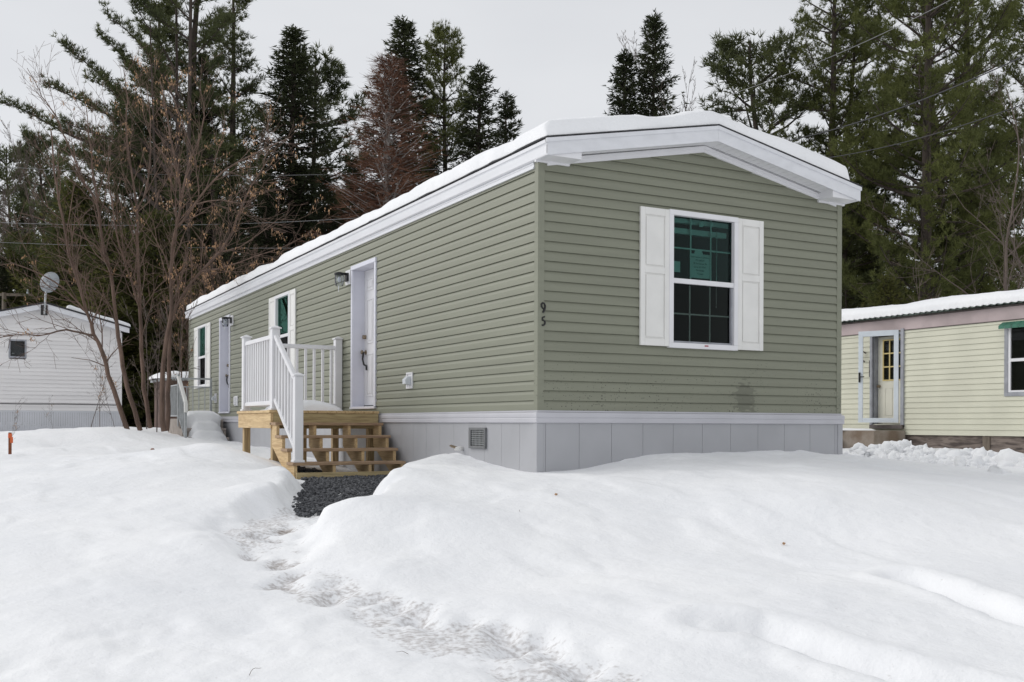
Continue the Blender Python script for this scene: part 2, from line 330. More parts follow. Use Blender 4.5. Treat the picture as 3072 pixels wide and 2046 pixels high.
def tps_eval(x, y):
    o = TW[-3]+TW[-2]*x+TW[-1]*y
    for i in range(len(ctrl)):
        d2 = (x-ctrl[i, 0])**2+(y-ctrl[i, 1])**2; o = o+TW[i]*.5*d2*np.log(d2+1e-12)
    return o
def R1(x, y): return (500+x/1.8115, 1250+y/1.8115)
def floorz(d): return np.interp(d, [3, 4.3, 6, 7, 8, 9.5, 11.5, 16], [-1.31, -1.205, -1.075, -1.015, -.965, -.89, -.80, -.76])
def on_floor(px, py):
    d = 8.
    for _ in range(30): d = .5*d+.5*(float(floorz(d))-CAM[2])/ray(px, py)[2]
    return at_depth(px, py, d)
left_e = [(690, 440), (680, 500), (600, 530), (420, 560), (330, 640), (320, 700), (420, 790), (560, 900), (720, 960), (900, 1060), (1200, 1200), (1450, 1320), (1750, 1442), (2050, 1600)]
right_e = [(1010, 440), (750, 570), (722, 640), (760, 780), (830, 840), (1050, 905), (1200, 950), (1500, 1010), (1750, 1090), (1900, 1150), (2100, 1205), (2355, 1290), (2600, 1400), (2900, 1600)]
path_poly = [(-.35, 3.25), (-1.5, 3.3), (-1.62, 2.5)]+[tuple(on_floor(*R1(*q))[:2]) for q in left_e]+[tuple(on_floor(*R1(*q))[:2]) for q in right_e[::-1] if q[0] > 1040 or q[1] > 560]
path_poly += [tuple(at_z(957, 1533, -.82)[:2]), tuple(at_z(1053, 1496, -.70)[:2]), tuple(at_z(1147, 1435, -.63)[:2]), (-.42, 2.75)]
def sdist(poly, x, y):
    P = np.array(poly); n = len(P); d = np.full(np.shape(x), 1e9); ins = np.zeros(np.shape(x), bool)
    for i in range(n):
        a, b = P[i], P[(i+1) % n]; e = b-a; t = np.clip(((x-a[0])*e[0]+(y-a[1])*e[1])/(e@e+1e-12), 0, 1)
        d = np.minimum(d, np.hypot(x-a[0]-t*e[0], y-a[1]-t*e[1]))
        c = ((a[1] > y) != (b[1] > y)); ins ^= c & (x < (b[0]-a[0])*(y-a[1])/(b[1]-a[1]+1e-12)+a[0])
    return np.where(ins, d, -d)
def ldist(pts, x, y):
    d = np.full(np.shape(x), 1e9); tt = np.zeros(np.shape(x)); n = len(pts)-1
    for i in range(n):
        a, b = np.array(pts[i][:2]), np.array(pts[i+1][:2]); e = b-a; t = np.clip(((x-a[0])*e[0]+(y-a[1])*e[1])/(e@e), 0, 1)
        q = np.hypot(x-a[0]-t*e[0], y-a[1]-t*e[1]); m = q < d; d = np.where(m, q, d); tt = np.where(m, (i+t)/n, tt)
    return d, tt
rut1 = [at_ground(*q) for q in ((2705, 1712), (2800, 1745), (2930, 1800), (3030, 1848), (3180, 1880))]
rut2 = [at_ground(*q) for q in ((2120, 1880), (2270, 1890), (2400, 1930), (2560, 1985), (2720, 2030), (2950, 2090))]
prints = [R1(*q) for q in ((640, 607), (590, 676), (545, 636), (490, 645), (600, 780), (650, 795), (460, 760), (690, 845), (605, 890), (690, 905), (865, 905), (950, 940), (880, 975), (1100, 985), (1050, 1050), (1150, 1082), (1200, 1018), (1300, 1040), (1320, 1080), (1385, 1052), (1430, 1110), (1590, 1120), (1810, 1155), (1860, 1200), (1960, 1220), (2080, 1230), (1875, 1248), (2040, 1290), (2200, 1340), (2290, 1370))]
prints = [on_floor(*q) for q in prints]
bumps = [(872, 1432, -.70, .30, .09), (790, 1500, -.82, .38, .09), (690, 1490, -.76, .5, .05), (560, 1590, -.86, .45, .07), (640, 1600, -.88, .3, .05), (627, 1345, -.44, .7, .04), (1000, 1655, -1.0, .35, .06), (1120, 1690, -1.0, .4, .05), (1312, 1362, -.42, .42, .07), (1220, 1400, -.52, .25, .05)]
bumps = [(*at_z(a, b, z)[:2], r, h) for a, b, z, r, h in bumps]
def ground(x, y, full=True):
    x = np.asarray(x, float); y = np.asarray(y, float)
    dc = np.hypot(x, y-5); h = tps_eval(x, y)
    far = -.45+.02*np.maximum(dc-25, 0)+4.0*sstep(60, 160, dc)
    h = h*(1-sstep(24, 34, dc))+far*sstep(24, 34, dc)
    d = (x-CAM[0])*fw.x+(y-CAM[1])*fw.y
    for bx, by, r, a in bumps: h = h+a*np.exp(-((x-bx)**2+(y-by)**2)/(r*r))
    near = 1-sstep(14, 24, dc)
    h = h+near*sstep(7.5, 5, d)*sstep(-.05, .3, fbm(x, y, .8, 3, 51))*(fbm(x*1.0, y*.8, 5.5, 4, 52)*.038-.006)
    h = h+near*(fbm(x, y, .9, 3)*.04+fbm(x+.3*vnoise(x, y, 2, 4), y, 3.1, 4, 5)*.016)
    h = h+near*.018*sstep(.0, .25, fbm(x*1.0, y*.5, 1.7, 3, 9))
    s = sdist(path_poly, x, y)+fbm(x, y, 3.2, 3, 2)*.16
    k = sstep(-.20, .10, s)*(near > 0)
    fl = floorz(d)+fbm(x, y, 7, 3, 3)*.035*sstep(11.5, 9, d)+.0
    h = np.where(k > 0, h*(1-k)+np.minimum(h-.01, fl)*k, h)
    for rr, w in ((rut1, .13), (rut2, .15)):
        q, t = ldist(rr, x, y); q = q+fbm(x, y, 4, 2, 11)*.03
        h = h-(.085*sstep(w, w*.35, q)*(.35+.65*sstep(0, .15, t)))+.02*np.exp(-((q-w*1.5)/(w*.5))**2)
    dirt = np.zeros_like(h)
    for i, p in enumerate(prints):
        an = .9+.5*math.sin(i*2.3); ca, sa = math.cos(an), math.sin(an); dx, dy = x-p[0], y-p[1]
        u, v = (dx*ca+dy*sa)/.15, (-dx*sa+dy*ca)/.075; e = np.exp(-(u*u+v*v)**1.5)
        h = h-.042*e; dirt = np.maximum(dirt, e*(.95 if i < 2 else .7 if i < 9 else .42 if i % 3 else .55))
    dirt = np.maximum(dirt, .43*k*sstep(-.25, .12, fbm(x, y, 2.6, 3, 21))*(d < 9.5)*(s > 0))
    return h, dirt, k
def axis(lo, hi, st, far, g=1.13):
    a = list(np.arange(lo, hi, st)); s = st; v = a[-1]
    while v < far: s = min(s*g, 40); v += s; a.append(v)
    s = st; v = a[0]; b = []
    while v > -far: s = min(s*g, 40); v -= s; b.append(v)
    return np.array(b[::-1]+a)
gx = axis(-6.5, 5.5, .032, 900, 1.10); gy = axis(-5.8, 4.2, .032, 900, 1.07)
GX, GY = np.meshgrid(gx, gy); hz, dirt, kk = ground(GX.ravel(), GY.ravel())
nx, ny = len(gx), len(gy); idx = np.arange(nx*ny).reshape(ny, nx)
F = np.stack([idx[:-1, :-1], idx[:-1, 1:], idx[1:, 1:], idx[1:, :-1]], -1).reshape(-1, 4)
gnd = npmesh('ground', np.stack([GX.ravel(), GY.ravel(), hz], 1), F, 'snow_ground', smooth=True)
at = gnd.data.attributes.new('dirt', 'FLOAT', 'POINT'); at.data.foreach_set('value', dirt.astype(np.float32))
tag(gnd, 'snow-covered ground with shovelled path', None, kind='structure')
def gz(x, y): return float(ground(np.array([x]), np.array([y]))[0][0])
print('ground verts', nx*ny)

# ---------------------------------------------------------------- crushed stone at the foot of the steps
rng = np.random.RandomState(3)
grav_poly = [(-.25, 3.12), (-1.45, 3.12), (-1.55, 2.55), tuple(at_z(*[700+860/3.734, 1180+1010/3.734], -.84)[:2]), tuple(at_z(886, 1500, -.9)[:2]), tuple(at_z(884, 1540, -.95)[:2]), tuple(at_z(908, 1570, -.98)[:2]),
             tuple(at_z(1000, 1560, -.95)[:2]), (-1.0, .9), (-.1, 2.4)]
n = 26000; X = rng.uniform(-3.2, .2, n); Y = rng.uniform(-1.2, 4.3, n)
s = sdist(grav_poly, X, Y)+fbm(X, Y, 5, 3, 31)*.12
gh, _, gk = ground(X, Y); dd = (X-CAM[0])*fw.x+(Y-CAM[1])*fw.y
under = (X > -1.35) & (X < -.15) & (Y > 3.1) & (Y < 4.2) & (vnoise(X, Y, 2.2, 5) > -.12)
ok = ((s > 0) & (gh < floorz(dd)+.03)) | under
X, Y, gh = X[ok], Y[ok], gh[ok]; n = len(X)
cube = np.array([(-1, -1, -1), (1, -1, -1), (1, 1, -1), (-1, 1, -1), (-1, -1, 1), (1, -1, 1), (1, 1, 1), (-1, 1, 1)], float)*.6
cf = np.array([(0, 3, 2, 1), (4, 5, 6, 7), (0, 1, 5, 4), (1, 2, 6, 5), (2, 3, 7, 6), (3, 0, 4, 7)])
V = cube[None]*(1+rng.uniform(-.45, .45, (n, 8, 3))); V *= (rng.uniform(.010, .024, (n, 1, 1))*np.array([1.2, 1, .7]))
A = rng.uniform(0, 6.28, (n, 1)); B = rng.uniform(-.6, .6, (n, 1)); x_, y_, z_ = V[..., 0], V[..., 1], V[..., 2]
x2, y2 = x_*np.cos(A)-y_*np.sin(A), x_*np.sin(A)+y_*np.cos(A); y3, z3 = y2*np.cos(B)-z_*np.sin(B), y2*np.sin(B)+z_*np.cos(B)
V = np.stack([x2+X[:, None], y3+Y[:, None], z3+(gh+rng.uniform(.0, .028, n))[:, None]], -1)
npmesh('gravel', V.reshape(-1, 3), (cf[None]+8*np.arange(n)[:, None, None]).reshape(-1, 4), 'stone_grey')
tag(bpy.data.objects['gravel'], 'dark crushed stone bared between the snow banks in front of the wooden steps', 'gravel', kind='stuff')
print('gravel', n)

# ================================================================ the green house
H = empty('mobile_home', (W/2, L/2, -.55), 'long sage green mobile home with white trim, numbered 95', 'house')
ROOF0, RIDGE = 2.625, 3.035          # roof plane height at eave (u=-.06) and ridge
def roofz(u): return ROOF0+(RIDGE-ROOF0)*(1-abs(u-W/2)/(W/2+.06))
C0, CH = .012, .0985                 # first course, exposure
def courses(mb, T, a0f, a1f, holes, z1, seams=()):
    """dutch-lap courses; T(a,o,z)->world ; a0f/a1f limits at height z; holes = list of (a0,a1,z0,z1)"""
    z = C0
    while z < z1:
        zt = min(z+CH, z1)
        cuts = [(z, zt)]
        zs = sorted({z, zt}|{q for h in holes for q in (h[2], h[3]) if z+.004 < q < zt-.004})
        for za, zb in zip(zs[:-1], zs[1:]):
            zm = (za+zb)/2; spans = [(a0f(zm), a1f(zm))]
            for h in holes:
                if h[2] < zm < h[3]:
                    ns = []
                    for p, q in spans:
                        if h[0] > p and h[0] < q: ns.append((p, h[0]))
                        if h[1] < q and h[1] > p: ns.append((h[1], q))
                        if h[1] <= p or h[0] >= q: ns.append((p, q))
                    spans = ns
            prof = lambda zz: np.interp((zz-z)/CH, [0, .58, .64, 1], [.018, .016, .0145, .002])
            lv = sorted({za, zb}|{q for q in (z+.58*CH, z+.64*CH) if za < q < zb})
            for p, q in spans:
                if q-p < .005: continue
                pts = [(prof(v), v) for v in lv]
                if abs(za-z) < 1e-6: pts = [(.001, z+.002)]+pts
                vs = []
                for o_, v in pts:
                    lo = p if p != a0f(zm) else a0f(v); hi = q if q != a1f(zm) else a1f(v)
                    vs += [T(lo, o_, v), T(hi, o_, v)]
                mb.add(vs, [(2*i, 2*i+1, 2*i+3, 2*i+2) for i in range(len(pts)-1)])
        z = z+CH
TG = lambda a, o, z: (a, -o, z)
TL = lambda a, o, z: (-o, a, z)
def gtop0(z): return max(.0, W/2-(2.80-z)/(2.80-2.46)*W/2) if z > 2.46 else 0.0
def lim(lo, hi, z): return lo+(hi-lo)*0
gholes = [(1.59, 2.465, .71, 2.125)]
mb = MB(); zr = lambda z: max(0, (z-2.45)/(RIDGE-.07-2.45))*(W/2)
courses(mb, TG, lambda z: .03+zr(z), lambda z: W-.03-zr(z), gholes, 2.95)
mb.build('gable_wall', 'sage_siding', H)
doors = [(4.40, 5.39), (12.89, 13.86)]; wins = [(8.49, 9.39), (15.16, 16.07)]
holes = [(d0+.03, d1-.03, .10, 2.12) for d0, d1 in doors]+[(a+.03, b-.03, .71, 2.125) for a, b in wins]
mb = MB(); courses(mb, TL, lambda z: .03, lambda z: L-.02, holes, 2.46); mb.build('side_wall', 'sage_siding_clean', H)
mb = MB(); mb.box(W-.012, W, .02, L-.02, .0, 2.5); mb.build('far_side_wall', 'sage_siding_clean', H)
mb = MB(); mb.prism([(.02, .0), (W-.02, .0), (W-.02, 2.45), (W/2, 2.9), (.02, 2.45)], lambda a, z: (a, L, z), lambda a, z: (a, L-.012, z)); mb.build('rear_wall', 'sage_siding_clean', H)
mb = MB(); mb.box(.02, W-.02, .02, L-.02, -.03, .0); mb.build('floor_deck', 'room_wall', H)
mb = MB(); mb.box(.5, W-.5, 3.4, 3.44, .001, 2.44); mb.box(1.9, 1.95, 3.45, L-.1, .001, 2.44); mb.box(.02, W-.02, .02, L-.02, 2.44, 2.455); mb.build('partition', 'room_wall', H)
# corner posts
def post_corner(x, y, sx, sy, name='corner_post'):
    mb = MB(); w, t = .075, .024
    mb.prism([(0, 0), (w, 0), (w, t), (t, t), (t, w), (0, w)], lambda a, b: (x+sx*(a-.022), y+sy*(b-.022), -.012), lambda a, b: (x+sx*(a-.022), y+sy*(b-.022), 2.47)); return mb.build(name, 'sage_siding', H, .003)
post_corner(0, 0, 1, 1); post_corner(W, 0, -1, 1); post_corner(0, L, 1, -1); post_corner(W, L, -1, -1)
# white start strip, belly band, skirting
def ring(name, prof, m, smooth=False):
    mb = MB(); n = len(prof)
    def rect(o): return [(-o, -o), (W+o, -o), (W+o, L+o), (-o, L+o)]
    vs = []
    for o, z in prof: vs += [(x, y, z) for x, y in rect(o)]
    mb.add(vs, [(i*4+k, i*4+(k+1) % 4, (i+1)*4+(k+1) % 4, (i+1)*4+k) for i in range(n-1) for k in range(4)]); return mb.build(name, m, H)
ring('start_strip', [(.0, .012), (.026, .011), (.026, -.004), (.0, -.004)], 'band_grey')
ring('belly_band', [(.0, -.006), (.034, -.006), (.046, -.012), (.049, -.03), (.049, -.055), (.043, -.063), (.046, -.072), (.046, -.108), (.035, -.115), (.0, -.115)], 'band_grey')
mb = MB()
def skirt_side(T, n0, end, first):
    a = n0; edges = [n0]; q = first
    while q < end-.05: edges.append(q); q += .3905
    edges.append(end)
    for p, q in zip(edges[:-1], edges[1:]):
        mb.prism([(p+.0008, .0), (p+.002, .012), (q-.002, .012), (q-.0008, .0)], lambda a, o: T(a, o+.012, -1.25), lambda a, o: T(a, o+.012, -.1152))
    mb.prism([(n0, 0), (end, 0), (end, .008), (n0, .008)], lambda a, o: T(a, o, -1.25), lambda a, o: T(a, o, -.1154))
skirt_side(TG, -.02, W+.02, .0718); skirt_side(TL, .0, L, .334)
mb.box(W, W+.02, 0, L, -1.25, -.1154); mb.box(0, W, L, L+.02, -1.25, -.1154)
mb.build('skirting', 'skirt_grey', H)
mb = MB()
for x, y, sx, sy in ((0, 0, 1, 1), (W, 0, -1, 1)):
    mb = MB(); mb.prism([(0, 0), (.075, 0), (.075, .012), (.012, .012), (.012, .075), (0, .075)], lambda a, b: (x+sx*(a-.034), y+sy*(b-.034), -1.25), lambda a, b: (x+sx*(a-.034), y+sy*(b-.034), -.1156)); mb.build('skirting_corner', 'skirt_grey', H, .004)
# foundation vent
v0, v1, z0, z1 = 1.06, 1.46, -.394, -.166
mb = MB(); 
for p, q, r, s_ in ((v0, v1, z0, z0+.028), (v0, v1, z1-.028, z1), (v0, v0+.035, z0+.028, z1-.028), (v1-.05, v1, z0+.028, z1-.028)): mb.box(-.052, -.02, p, q, r, s_)
vent = mb.build('foundation_vent', 'vent_grey', H, .004)
mb = MB(); mb.box(-.029, -.0275, v0+.03, v1-.04, z0+.02, z1-.02); mb.build('vent_dark_sheet', 'black', vent)  # thin black sheet standing in for the dark hollow behind the grille
mb = MB()
for k in range(9): a = v0+.045+k*.0335; mb.box(-.040, -.037, a, a+.006, z0+.028, z1-.028)
for k in range(7): a = z0+.045+k*.0235; mb.box(-.0415, -.0405, v0+.035, v1-.05, a, a+.005)
mb.build('grille', 'galvanised', vent)
# spigot
p = at_plane(1100+1000/3.485, 1000+1205/3.485, 0, -.03)
mb = MB(); mb.tube([(-.02, p[1], p[2]), (-.12, p[1], p[2])], .022, 10); tp = mb.build('hose_tap', 'shutter_white', H, smooth=True)
mb = MB(); mb.tube([(-.10, p[1], p[2]+.01), (-.16, p[1]+.02, p[2]+.03)], .015, 8); mb.lathe([(.018, 0), (.02, .012), (.005, .02)], (-.16, p[1]+.02, p[2]+.025), 8); mb.build('valve', 'brass', tp)

# roof deck, shingles, fascia, rake, soffit
OV = .26; E_ = .06
def slab(mb, du, z0o, z1o, y0, y1):
    pts = [(-du, roofz(-E_)+(-(du-E_))*.196), (W/2, RIDGE), (W+du, roofz(-E_)+(-(du-E_))*.196)]
    poly = [(u, z+z1o) for u, z in pts]+[(u, z+z0o) for u, z in pts[::-1]]
    mb.prism(poly, lambda a, z: (a, y0, z), lambda a, z: (a, y1, z))
mb = MB(); slab(mb, E_+.020, .002, .014, -OV-.018, L+OV+.018); mb.build('shingle_roof', 'shingle', H)
mb = MB(); slab(mb, E_-.004, -.06, -.002, -OV+.012, L+OV-.012); mb.build('roof_sheathing', 'trim_metal', H)
# side fascia with a stepped profile
for side, nm in ((0, 'near'), (1, 'far')):
    mb = MB(); sx = (lambda o: -o) if side == 0 else (lambda o: W+o)
    prof = [(0, 2.612), (E_+.012, 2.612), (E_+.012, 2.580), (E_+.003, 2.572), (E_, 2.56), (E_, 2.475), (E_-.012, 2.463), (0, 2.463)]
    mb.prism(prof, lambda o, z: (sx(o), -OV+.001, z), lambda o, z: (sx(o), L+OV-.001, z)); mb.build('fascia', 'trim_metal', H)
    mb = MB(); prof = [(.0, 2.462), (.034, 2.462), (.034, 2.445), (.028, 2.44), (.028, 2.418), (.036, 2.414), (.036, 2.400), (0, 2.400)]
    mb.prism(prof, lambda o, z: (sx(o), .055, z), lambda o, z: (sx(o), L-.06, z)); mb.build('frieze_board', 'trim_metal', H)
# rake fascia (both gable ends): sloping band 15 cm high with cap moulding
for y, s_ in ((-OV, -1), (L+OV, 1)):
    for (o0, o1, d0, d1) in ((0, .014, -.002, -.042), (0, .004, -.042, -.165)):
        for h0, h1 in ((-E_-(.012 if o1 > .01 else 0), W/2-.0008), (W/2+.0008, W+E_+(.012 if o1 > .01 else 0))):
            mb = MB(); ze = lambda u: RIDGE-(abs(u-W/2)/(W/2+E_))*(RIDGE-ROOF0)
            poly = [(h0, ze(h0)+d0), (h1, ze(h1)+d0), (h1, ze(h1)+d1), (h0, ze(h0)+d1)]
            mb.prism(poly, lambda a, z: (a, y+s_*(o0-.012), z), lambda a, z: (a, y+s_*o1, z)); mb.build('rake_fascia', 'trim_metal', H)
# sloped soffit, ribbed panels + perforation strip; frieze on the gable wall
for y0, y1 in ((-OV+.012, -.001), (L+.001, L+OV-.012)):
    mb = MB()
    for sgn in (-1, 1):
        uu = np.arange(.0, W/2+E_, .085)
        for a in uu:
            b = min(a+.079, W/2+E_-.002); zz = lambda t: RIDGE-(t/(W/2+E_))*(RIDGE-ROOF0)-.152
            poly = [(W/2+sgn*a, zz(a)), (W/2+sgn*b, zz(b)), (W/2+sgn*b, zz(b)+.01), (W/2+sgn*a, zz(a)+.01)]
            mb.prism(poly, lambda q, z: (q, y0, z), lambda q, z: (q, y1, z))
        poly = [(W/2, zz(0)+.008), (W/2+sgn*(W/2+E_-.003), zz(W/2+E_)+.008), (W/2+sgn*(W/2+E_-.003), zz(W/2+E_)+.015), (W/2, zz(0)+.015)]
        mb.prism(poly, lambda q, z: (q, y0, z), lambda q, z: (q, y1, z))
    mb.build('soffit', 'white_vinyl', H)
for y, s_ in ((0, -1), (L, 1)):
    for sgn in (-1, 1):
        mb = MB(); zz = lambda t: RIDGE-(t/(W/2+E_))*(RIDGE-ROOF0)
        for d0, d1, o in ((-.160, -.196, .040), (-.196, -.228, .030)):
            poly = [(W/2+sgn*.001, zz(0)+d0), (W/2+sgn*(W/2-.08), zz(W/2-.08)+d0), (W/2+sgn*(W/2-.08), zz(W/2-.08)+d1), (W/2+sgn*.001, zz(0)+d1)]
            mb.prism(poly, lambda q, z: (q, y+s_*.001, z), lambda q, z: (q, y+s_*o, z))
        mb.build('rake_frieze', 'white_vinyl', H)
        # box return closing the eave corner
        u0, u1 = (-.06, .34) if sgn < 0 else (W-.36, W+.06)
        w0, w1 = u0+.002, u1-.002; ze = lambda u: RIDGE-(abs(u-W/2)/(W/2+E_))*(RIDGE-ROOF0)-.148
        mb = MB(); mb.prism([(w0, 2.467), (w1, 2.467), (w1, ze(w1)), (w0, ze(w0))], lambda q, z: (q, y+s_*.002, z), lambda q, z: (q, y+s_*(OV-.014), z)); mb.box(w0+.004, w1-.004, y+s_*.002, y+s_*.032, 2.448, 2.4665)
        mb.build('eave_return', 'white_vinyl', H)
# perforation line along the soffit's inner edge
for sgn in (-1, 1):
    zz = lambda t: RIDGE-(t/(W/2+E_))*(RIDGE-ROOF0)-.1535
    mb = MB(); mb.prism([(W/2+sgn*.1, zz(.1)), (W/2+sgn*(W/2-.3), zz(W/2-.3)), (W/2+sgn*(W/2-.3), zz(W/2-.3)+.003), (W/2+sgn*.1, zz(.1)+.003)], lambda q, z: (q, -.053, z), lambda q, z: (q, -.059, z)); mb.build('soffit_vent_strip', 'vent_grey', H)

# ---------------------------------------------------------------- windows, shutters, doors
def window(parent, T, a0, a1, z0, z1, blinds=False):
    def B(mb, p, q, o0, o1, r, s_): 
        x = [T(p, o0, r), T(q, o1, s_)]; mb.box(x[0][0], x[1][0], x[0][1], x[1][1], r, s_)
    mb = MB(); w = .055
    B(mb, a0, a1, -.02, .05, z1-w, z1); B(mb, a0, a1, -.02, .05, z0, z0+w); B(mb, a0, a0+w, -.02, .05, z0+w, z1-w); B(mb, a1-w, a1, -.02, .05, z0+w, z1-w)
    fr = mb.build('window', 'white_vinyl', parent, .004)
    zm = z0+(z1-z0)*.49; i0, i1 = a0+w, a1-w
    mb = MB(); B(mb, i0, i1, .005, .040, zm-.028, zm+.024); mb.build('meeting_rail', 'white_vinyl', fr, .003)
    mb = MB(); t = .022
    for p, q, r, s_ in ((i0, i0+t*.6, z0+w, zm-.028), (i1-t, i1, z0+w, zm-.028), (i0+t*.6, i1-t, z0+w, z0+w+t)): B(mb, p, q, -.012, .018, r, s_)
    mb.build('lower_sash', 'grey_alu' if blinds else 'white_vinyl', fr, .002)
    mb = MB(); B(mb, i0, i1, -.006, -.002, zm+.02, z1-w); mb.build('upper_pane', 'teal_glass' if blinds else 'teal_glass_side', fr)
    mb = MB(); B(mb, i0, i1, -.010, -.0065, z0+w, zm-.02); mb.build('lower_pane', 'screen_glass', fr)
    mb = MB(); g = .016
    for k in (1, 2):
        c = i0+(i1-i0)*k/3; B(mb, c-g/2, c+g/2, -.024, -.018, zm+.024, z1-w); B(mb, c-g/2-.01, c+g/2-.01, -.024, -.018, z0+w, zm-.028)
    for a, b in ((zm+.024, z1-w), (z0+w, zm-.028)): c = (a+b)/2; B(mb, i0, i1, -.0175, -.0125, c-g/2, c+g/2)
    mb.build('muntins', 'muntin', fr)
    # black box added behind the opening to keep the panes dark
    mb = MB(); B(mb, a0-.05, a1+.05, -.9, -.95, z0-.2, z1+.1); B(mb, a0-.06, a0-.05, -.021, -.9, z0-.2, z1+.1); B(mb, a1+.05, a1+.06, -.021, -.9, z0-.2, z1+.1); B(mb, a0-.05, a1+.05, -.021, -.9, z1+.1, z1+.11); B(mb, a0-.05, a1+.05, -.021, -.9, z0-.21, z0-.2); mb.build('window_blackout_box', 'black', fr)
    if blinds:
        mb = MB(); B(mb, i0, i1, -.05, -.10, z1-w-.055, z1-w-.004); bl = mb.build('blind', 'blind', fr, .003)
        mb = MB(); B(mb, i0, i1-.03, -.05, -.10, z1-w-.17, z1-w-.11); mb.build('blind_slats', 'blind', bl, .004)
        mb = MB(); mb.tube([T(i1-.17, -.045, z1-w-.1), T(i1-.175, -.045, zm-.25)], .004, 6); mb.build('wand', 'blind', bl)
    return fr
def shutter(parent, T, a0, a1, z0, z1):
    def B(mb, p, q, o0, o1, r, s_): 
        x = [T(p, o0, r), T(q, o1, s_)]; mb.box(x[0][0], x[1][0], x[0][1], x[1][1], r, s_)
    mb = MB(); B(mb, a0+.004, a1-.004, .014, .030, z0+.004, z1-.004); w = min(.058, (a1-a0)*.2); zm = z0+(z1-z0)*.55
    B(mb, a0, a0+w, .016, .044, z0, z1); B(mb, a1-w, a1, .016, .044, z0, z1)
    for p, q in ((z0, z0+.075), (zm-.035, zm+.035), (z1-.075, z1)): B(mb, a0+w, a1-w, .0165, .0435, p, q)
    for p, q in ((z0+.075, zm-.035), (zm+.035, z1-.075)): B(mb, a0+w+.016, a1-w-.016, .03, .0385, p+.016, q-.016)
    o = mb.build('shutter', 'shutter_white', parent, .004)
    return o
gw = window(H, TG, 1.562, 2.494, .688, 2.147, True)
shutter(H, TG, 1.194, 1.563, .70, 2.14); shutter(H, TG, 2.497, 2.862, .70, 2.143)
for a, b in wins:
    window(H, TL, a, b, .69, 2.14)
for a, b in ((9.392, 9.80), (8.15, 8.488), (16.075, 16.5), (14.74, 15.158)): shutter(H, TL, a, b, .69, 2.14)
# papers behind the gable window glass
mb = MB(); mb.prism([(1.876, 1.455), (2.145, 1.455), (2.145, 1.715), (2.055, 1.715), (2.035, 1.755), (1.945, 1.755), (1.935, 1.715), (1.876, 1.715)], lambda a, z: (a, .012, z), lambda a, z: (a, .0125, z))
sg = mb.build('paper_notice', 'paper', gw, label='white paper notice with printed lines taped inside the upper pane')
for i, (tx, sz) in enumerate((('Green Lantern, St. Johnsbury', .021), ('PO #40221', .026), ('95 3rd St Lot 95', .027), ('Serial 20170241', .026), ('Marvindale', .026), ('12 pane', .026))):
    text('writing', tx, sz, Matrix.Translation((2.012, .0105, 1.674-i*.036)) @ Matrix.Rotation(math.pi/2, 4, 'X'), 'ink', sg)
mb = MB(); mb.box(1.64, 1.745, .012, .0125, 1.50, 1.615); mb.build('sticker', 'paper', gw); mb = MB(); mb.box(2.00, 2.05, .012, .0125, 2.01, 2.065); mb.build('sticker', 'paper', gw)
mb = MB(); mb.box(2.03, 2.08, -.0525, -.0503, .715, .728); mb.build('maker_label', 'red_label', gw)

def door(d0, d1, slab_z=.10, detail=True):
    mb = MB(); zb, zt = .09, 2.14; w = .055
    mb.box(-.035, .0, d0, d0+w, zb, zt-.06); mb.box(-.035, .0, d1-w, d1, zb, zt-.06); mb.box(-.04, .0, d0-.004, d1+.004, zt-.06, zt); mb.box(-.05, .02, d0, d1, zb-.012, zb+.022)
    fr = mb.build('door_frame', 'jamb_white', H, .004)
    DEP = .198
    mb = MB(); mb.box(.001, DEP, d0+.03, d0+.045, zb+.022, zt-.06); mb.box(.001, DEP, d1-.045, d1-.03, zb+.022, zt-.06); mb.box(.001, DEP, d0+.046, d1-.046, zt-.06, zt-.045); mb.box(.021, DEP, d0+.046, d1-.046, zb, zb+.022)
    mb.build('jamb', 'jamb_white', fr)
    x = DEP-.04
    mb = MB(); mb.box(x, x+.045, d0+.047, d1-.047, zb+.045, zt-.062)
    s0, s1 = d0+.047, d1-.047; wd = s1-s0
    rows = ((1.78, 1.96), (1.02, 1.66), (.26, .88))
    for r, s_ in rows:
        for c in (0, 1):
            p = s0+.12+c*(wd/2-.03); q = p+wd/2-.20
            for a, b, z_, zz in ((p, q, r, r+.02), (p, q, s_-.02, s_), (p, p+.02, r+.02, s_-.02), (q-.02, q, r+.02, s_-.02)): mb.box(x-.008, x, a, b, z_, zz)
            mb.box(x-.006, x, p+.045, q-.045, r+.045, s_-.045)
    ds = mb.build('door', 'door_white', H, .003)
    mb = MB(); mb.box(x-.004, x+.03, s0, s1, zb+.024, zb+.044); mb.build('sweep', 'black', ds)
    hy = s1-.07
    if detail:
        mb = MB(); mb.tube([(x-.05, hy, 1.12), (x, hy, 1.12)], .03, 14); mb.build('deadbolt', 'brass', ds, .002)
        mb = MB(); mb.tube([(x-.012, hy, .90), (x, hy, .90)], .035, 14); mb.tube([(x-.075, hy, .90), (x-.05, hy, .90)], .030, 14); mb.tube([(x-.05, hy, .90), (x-.01, hy, .90)], .012, 10); mb.build('handle', 'brass', ds, .004)
        mb = MB(); mb.tube([(x-.05, hy-.03, .90), (x-.055, hy-.01, .80), (x-.05, hy-.05, .72), (x-.03, hy-.09, .70), (x-.03, hy-.10, .64)], .014, 8); mb.build('hanging_strap', 'black', ds)
    return fr
for d in doors: door(*d)

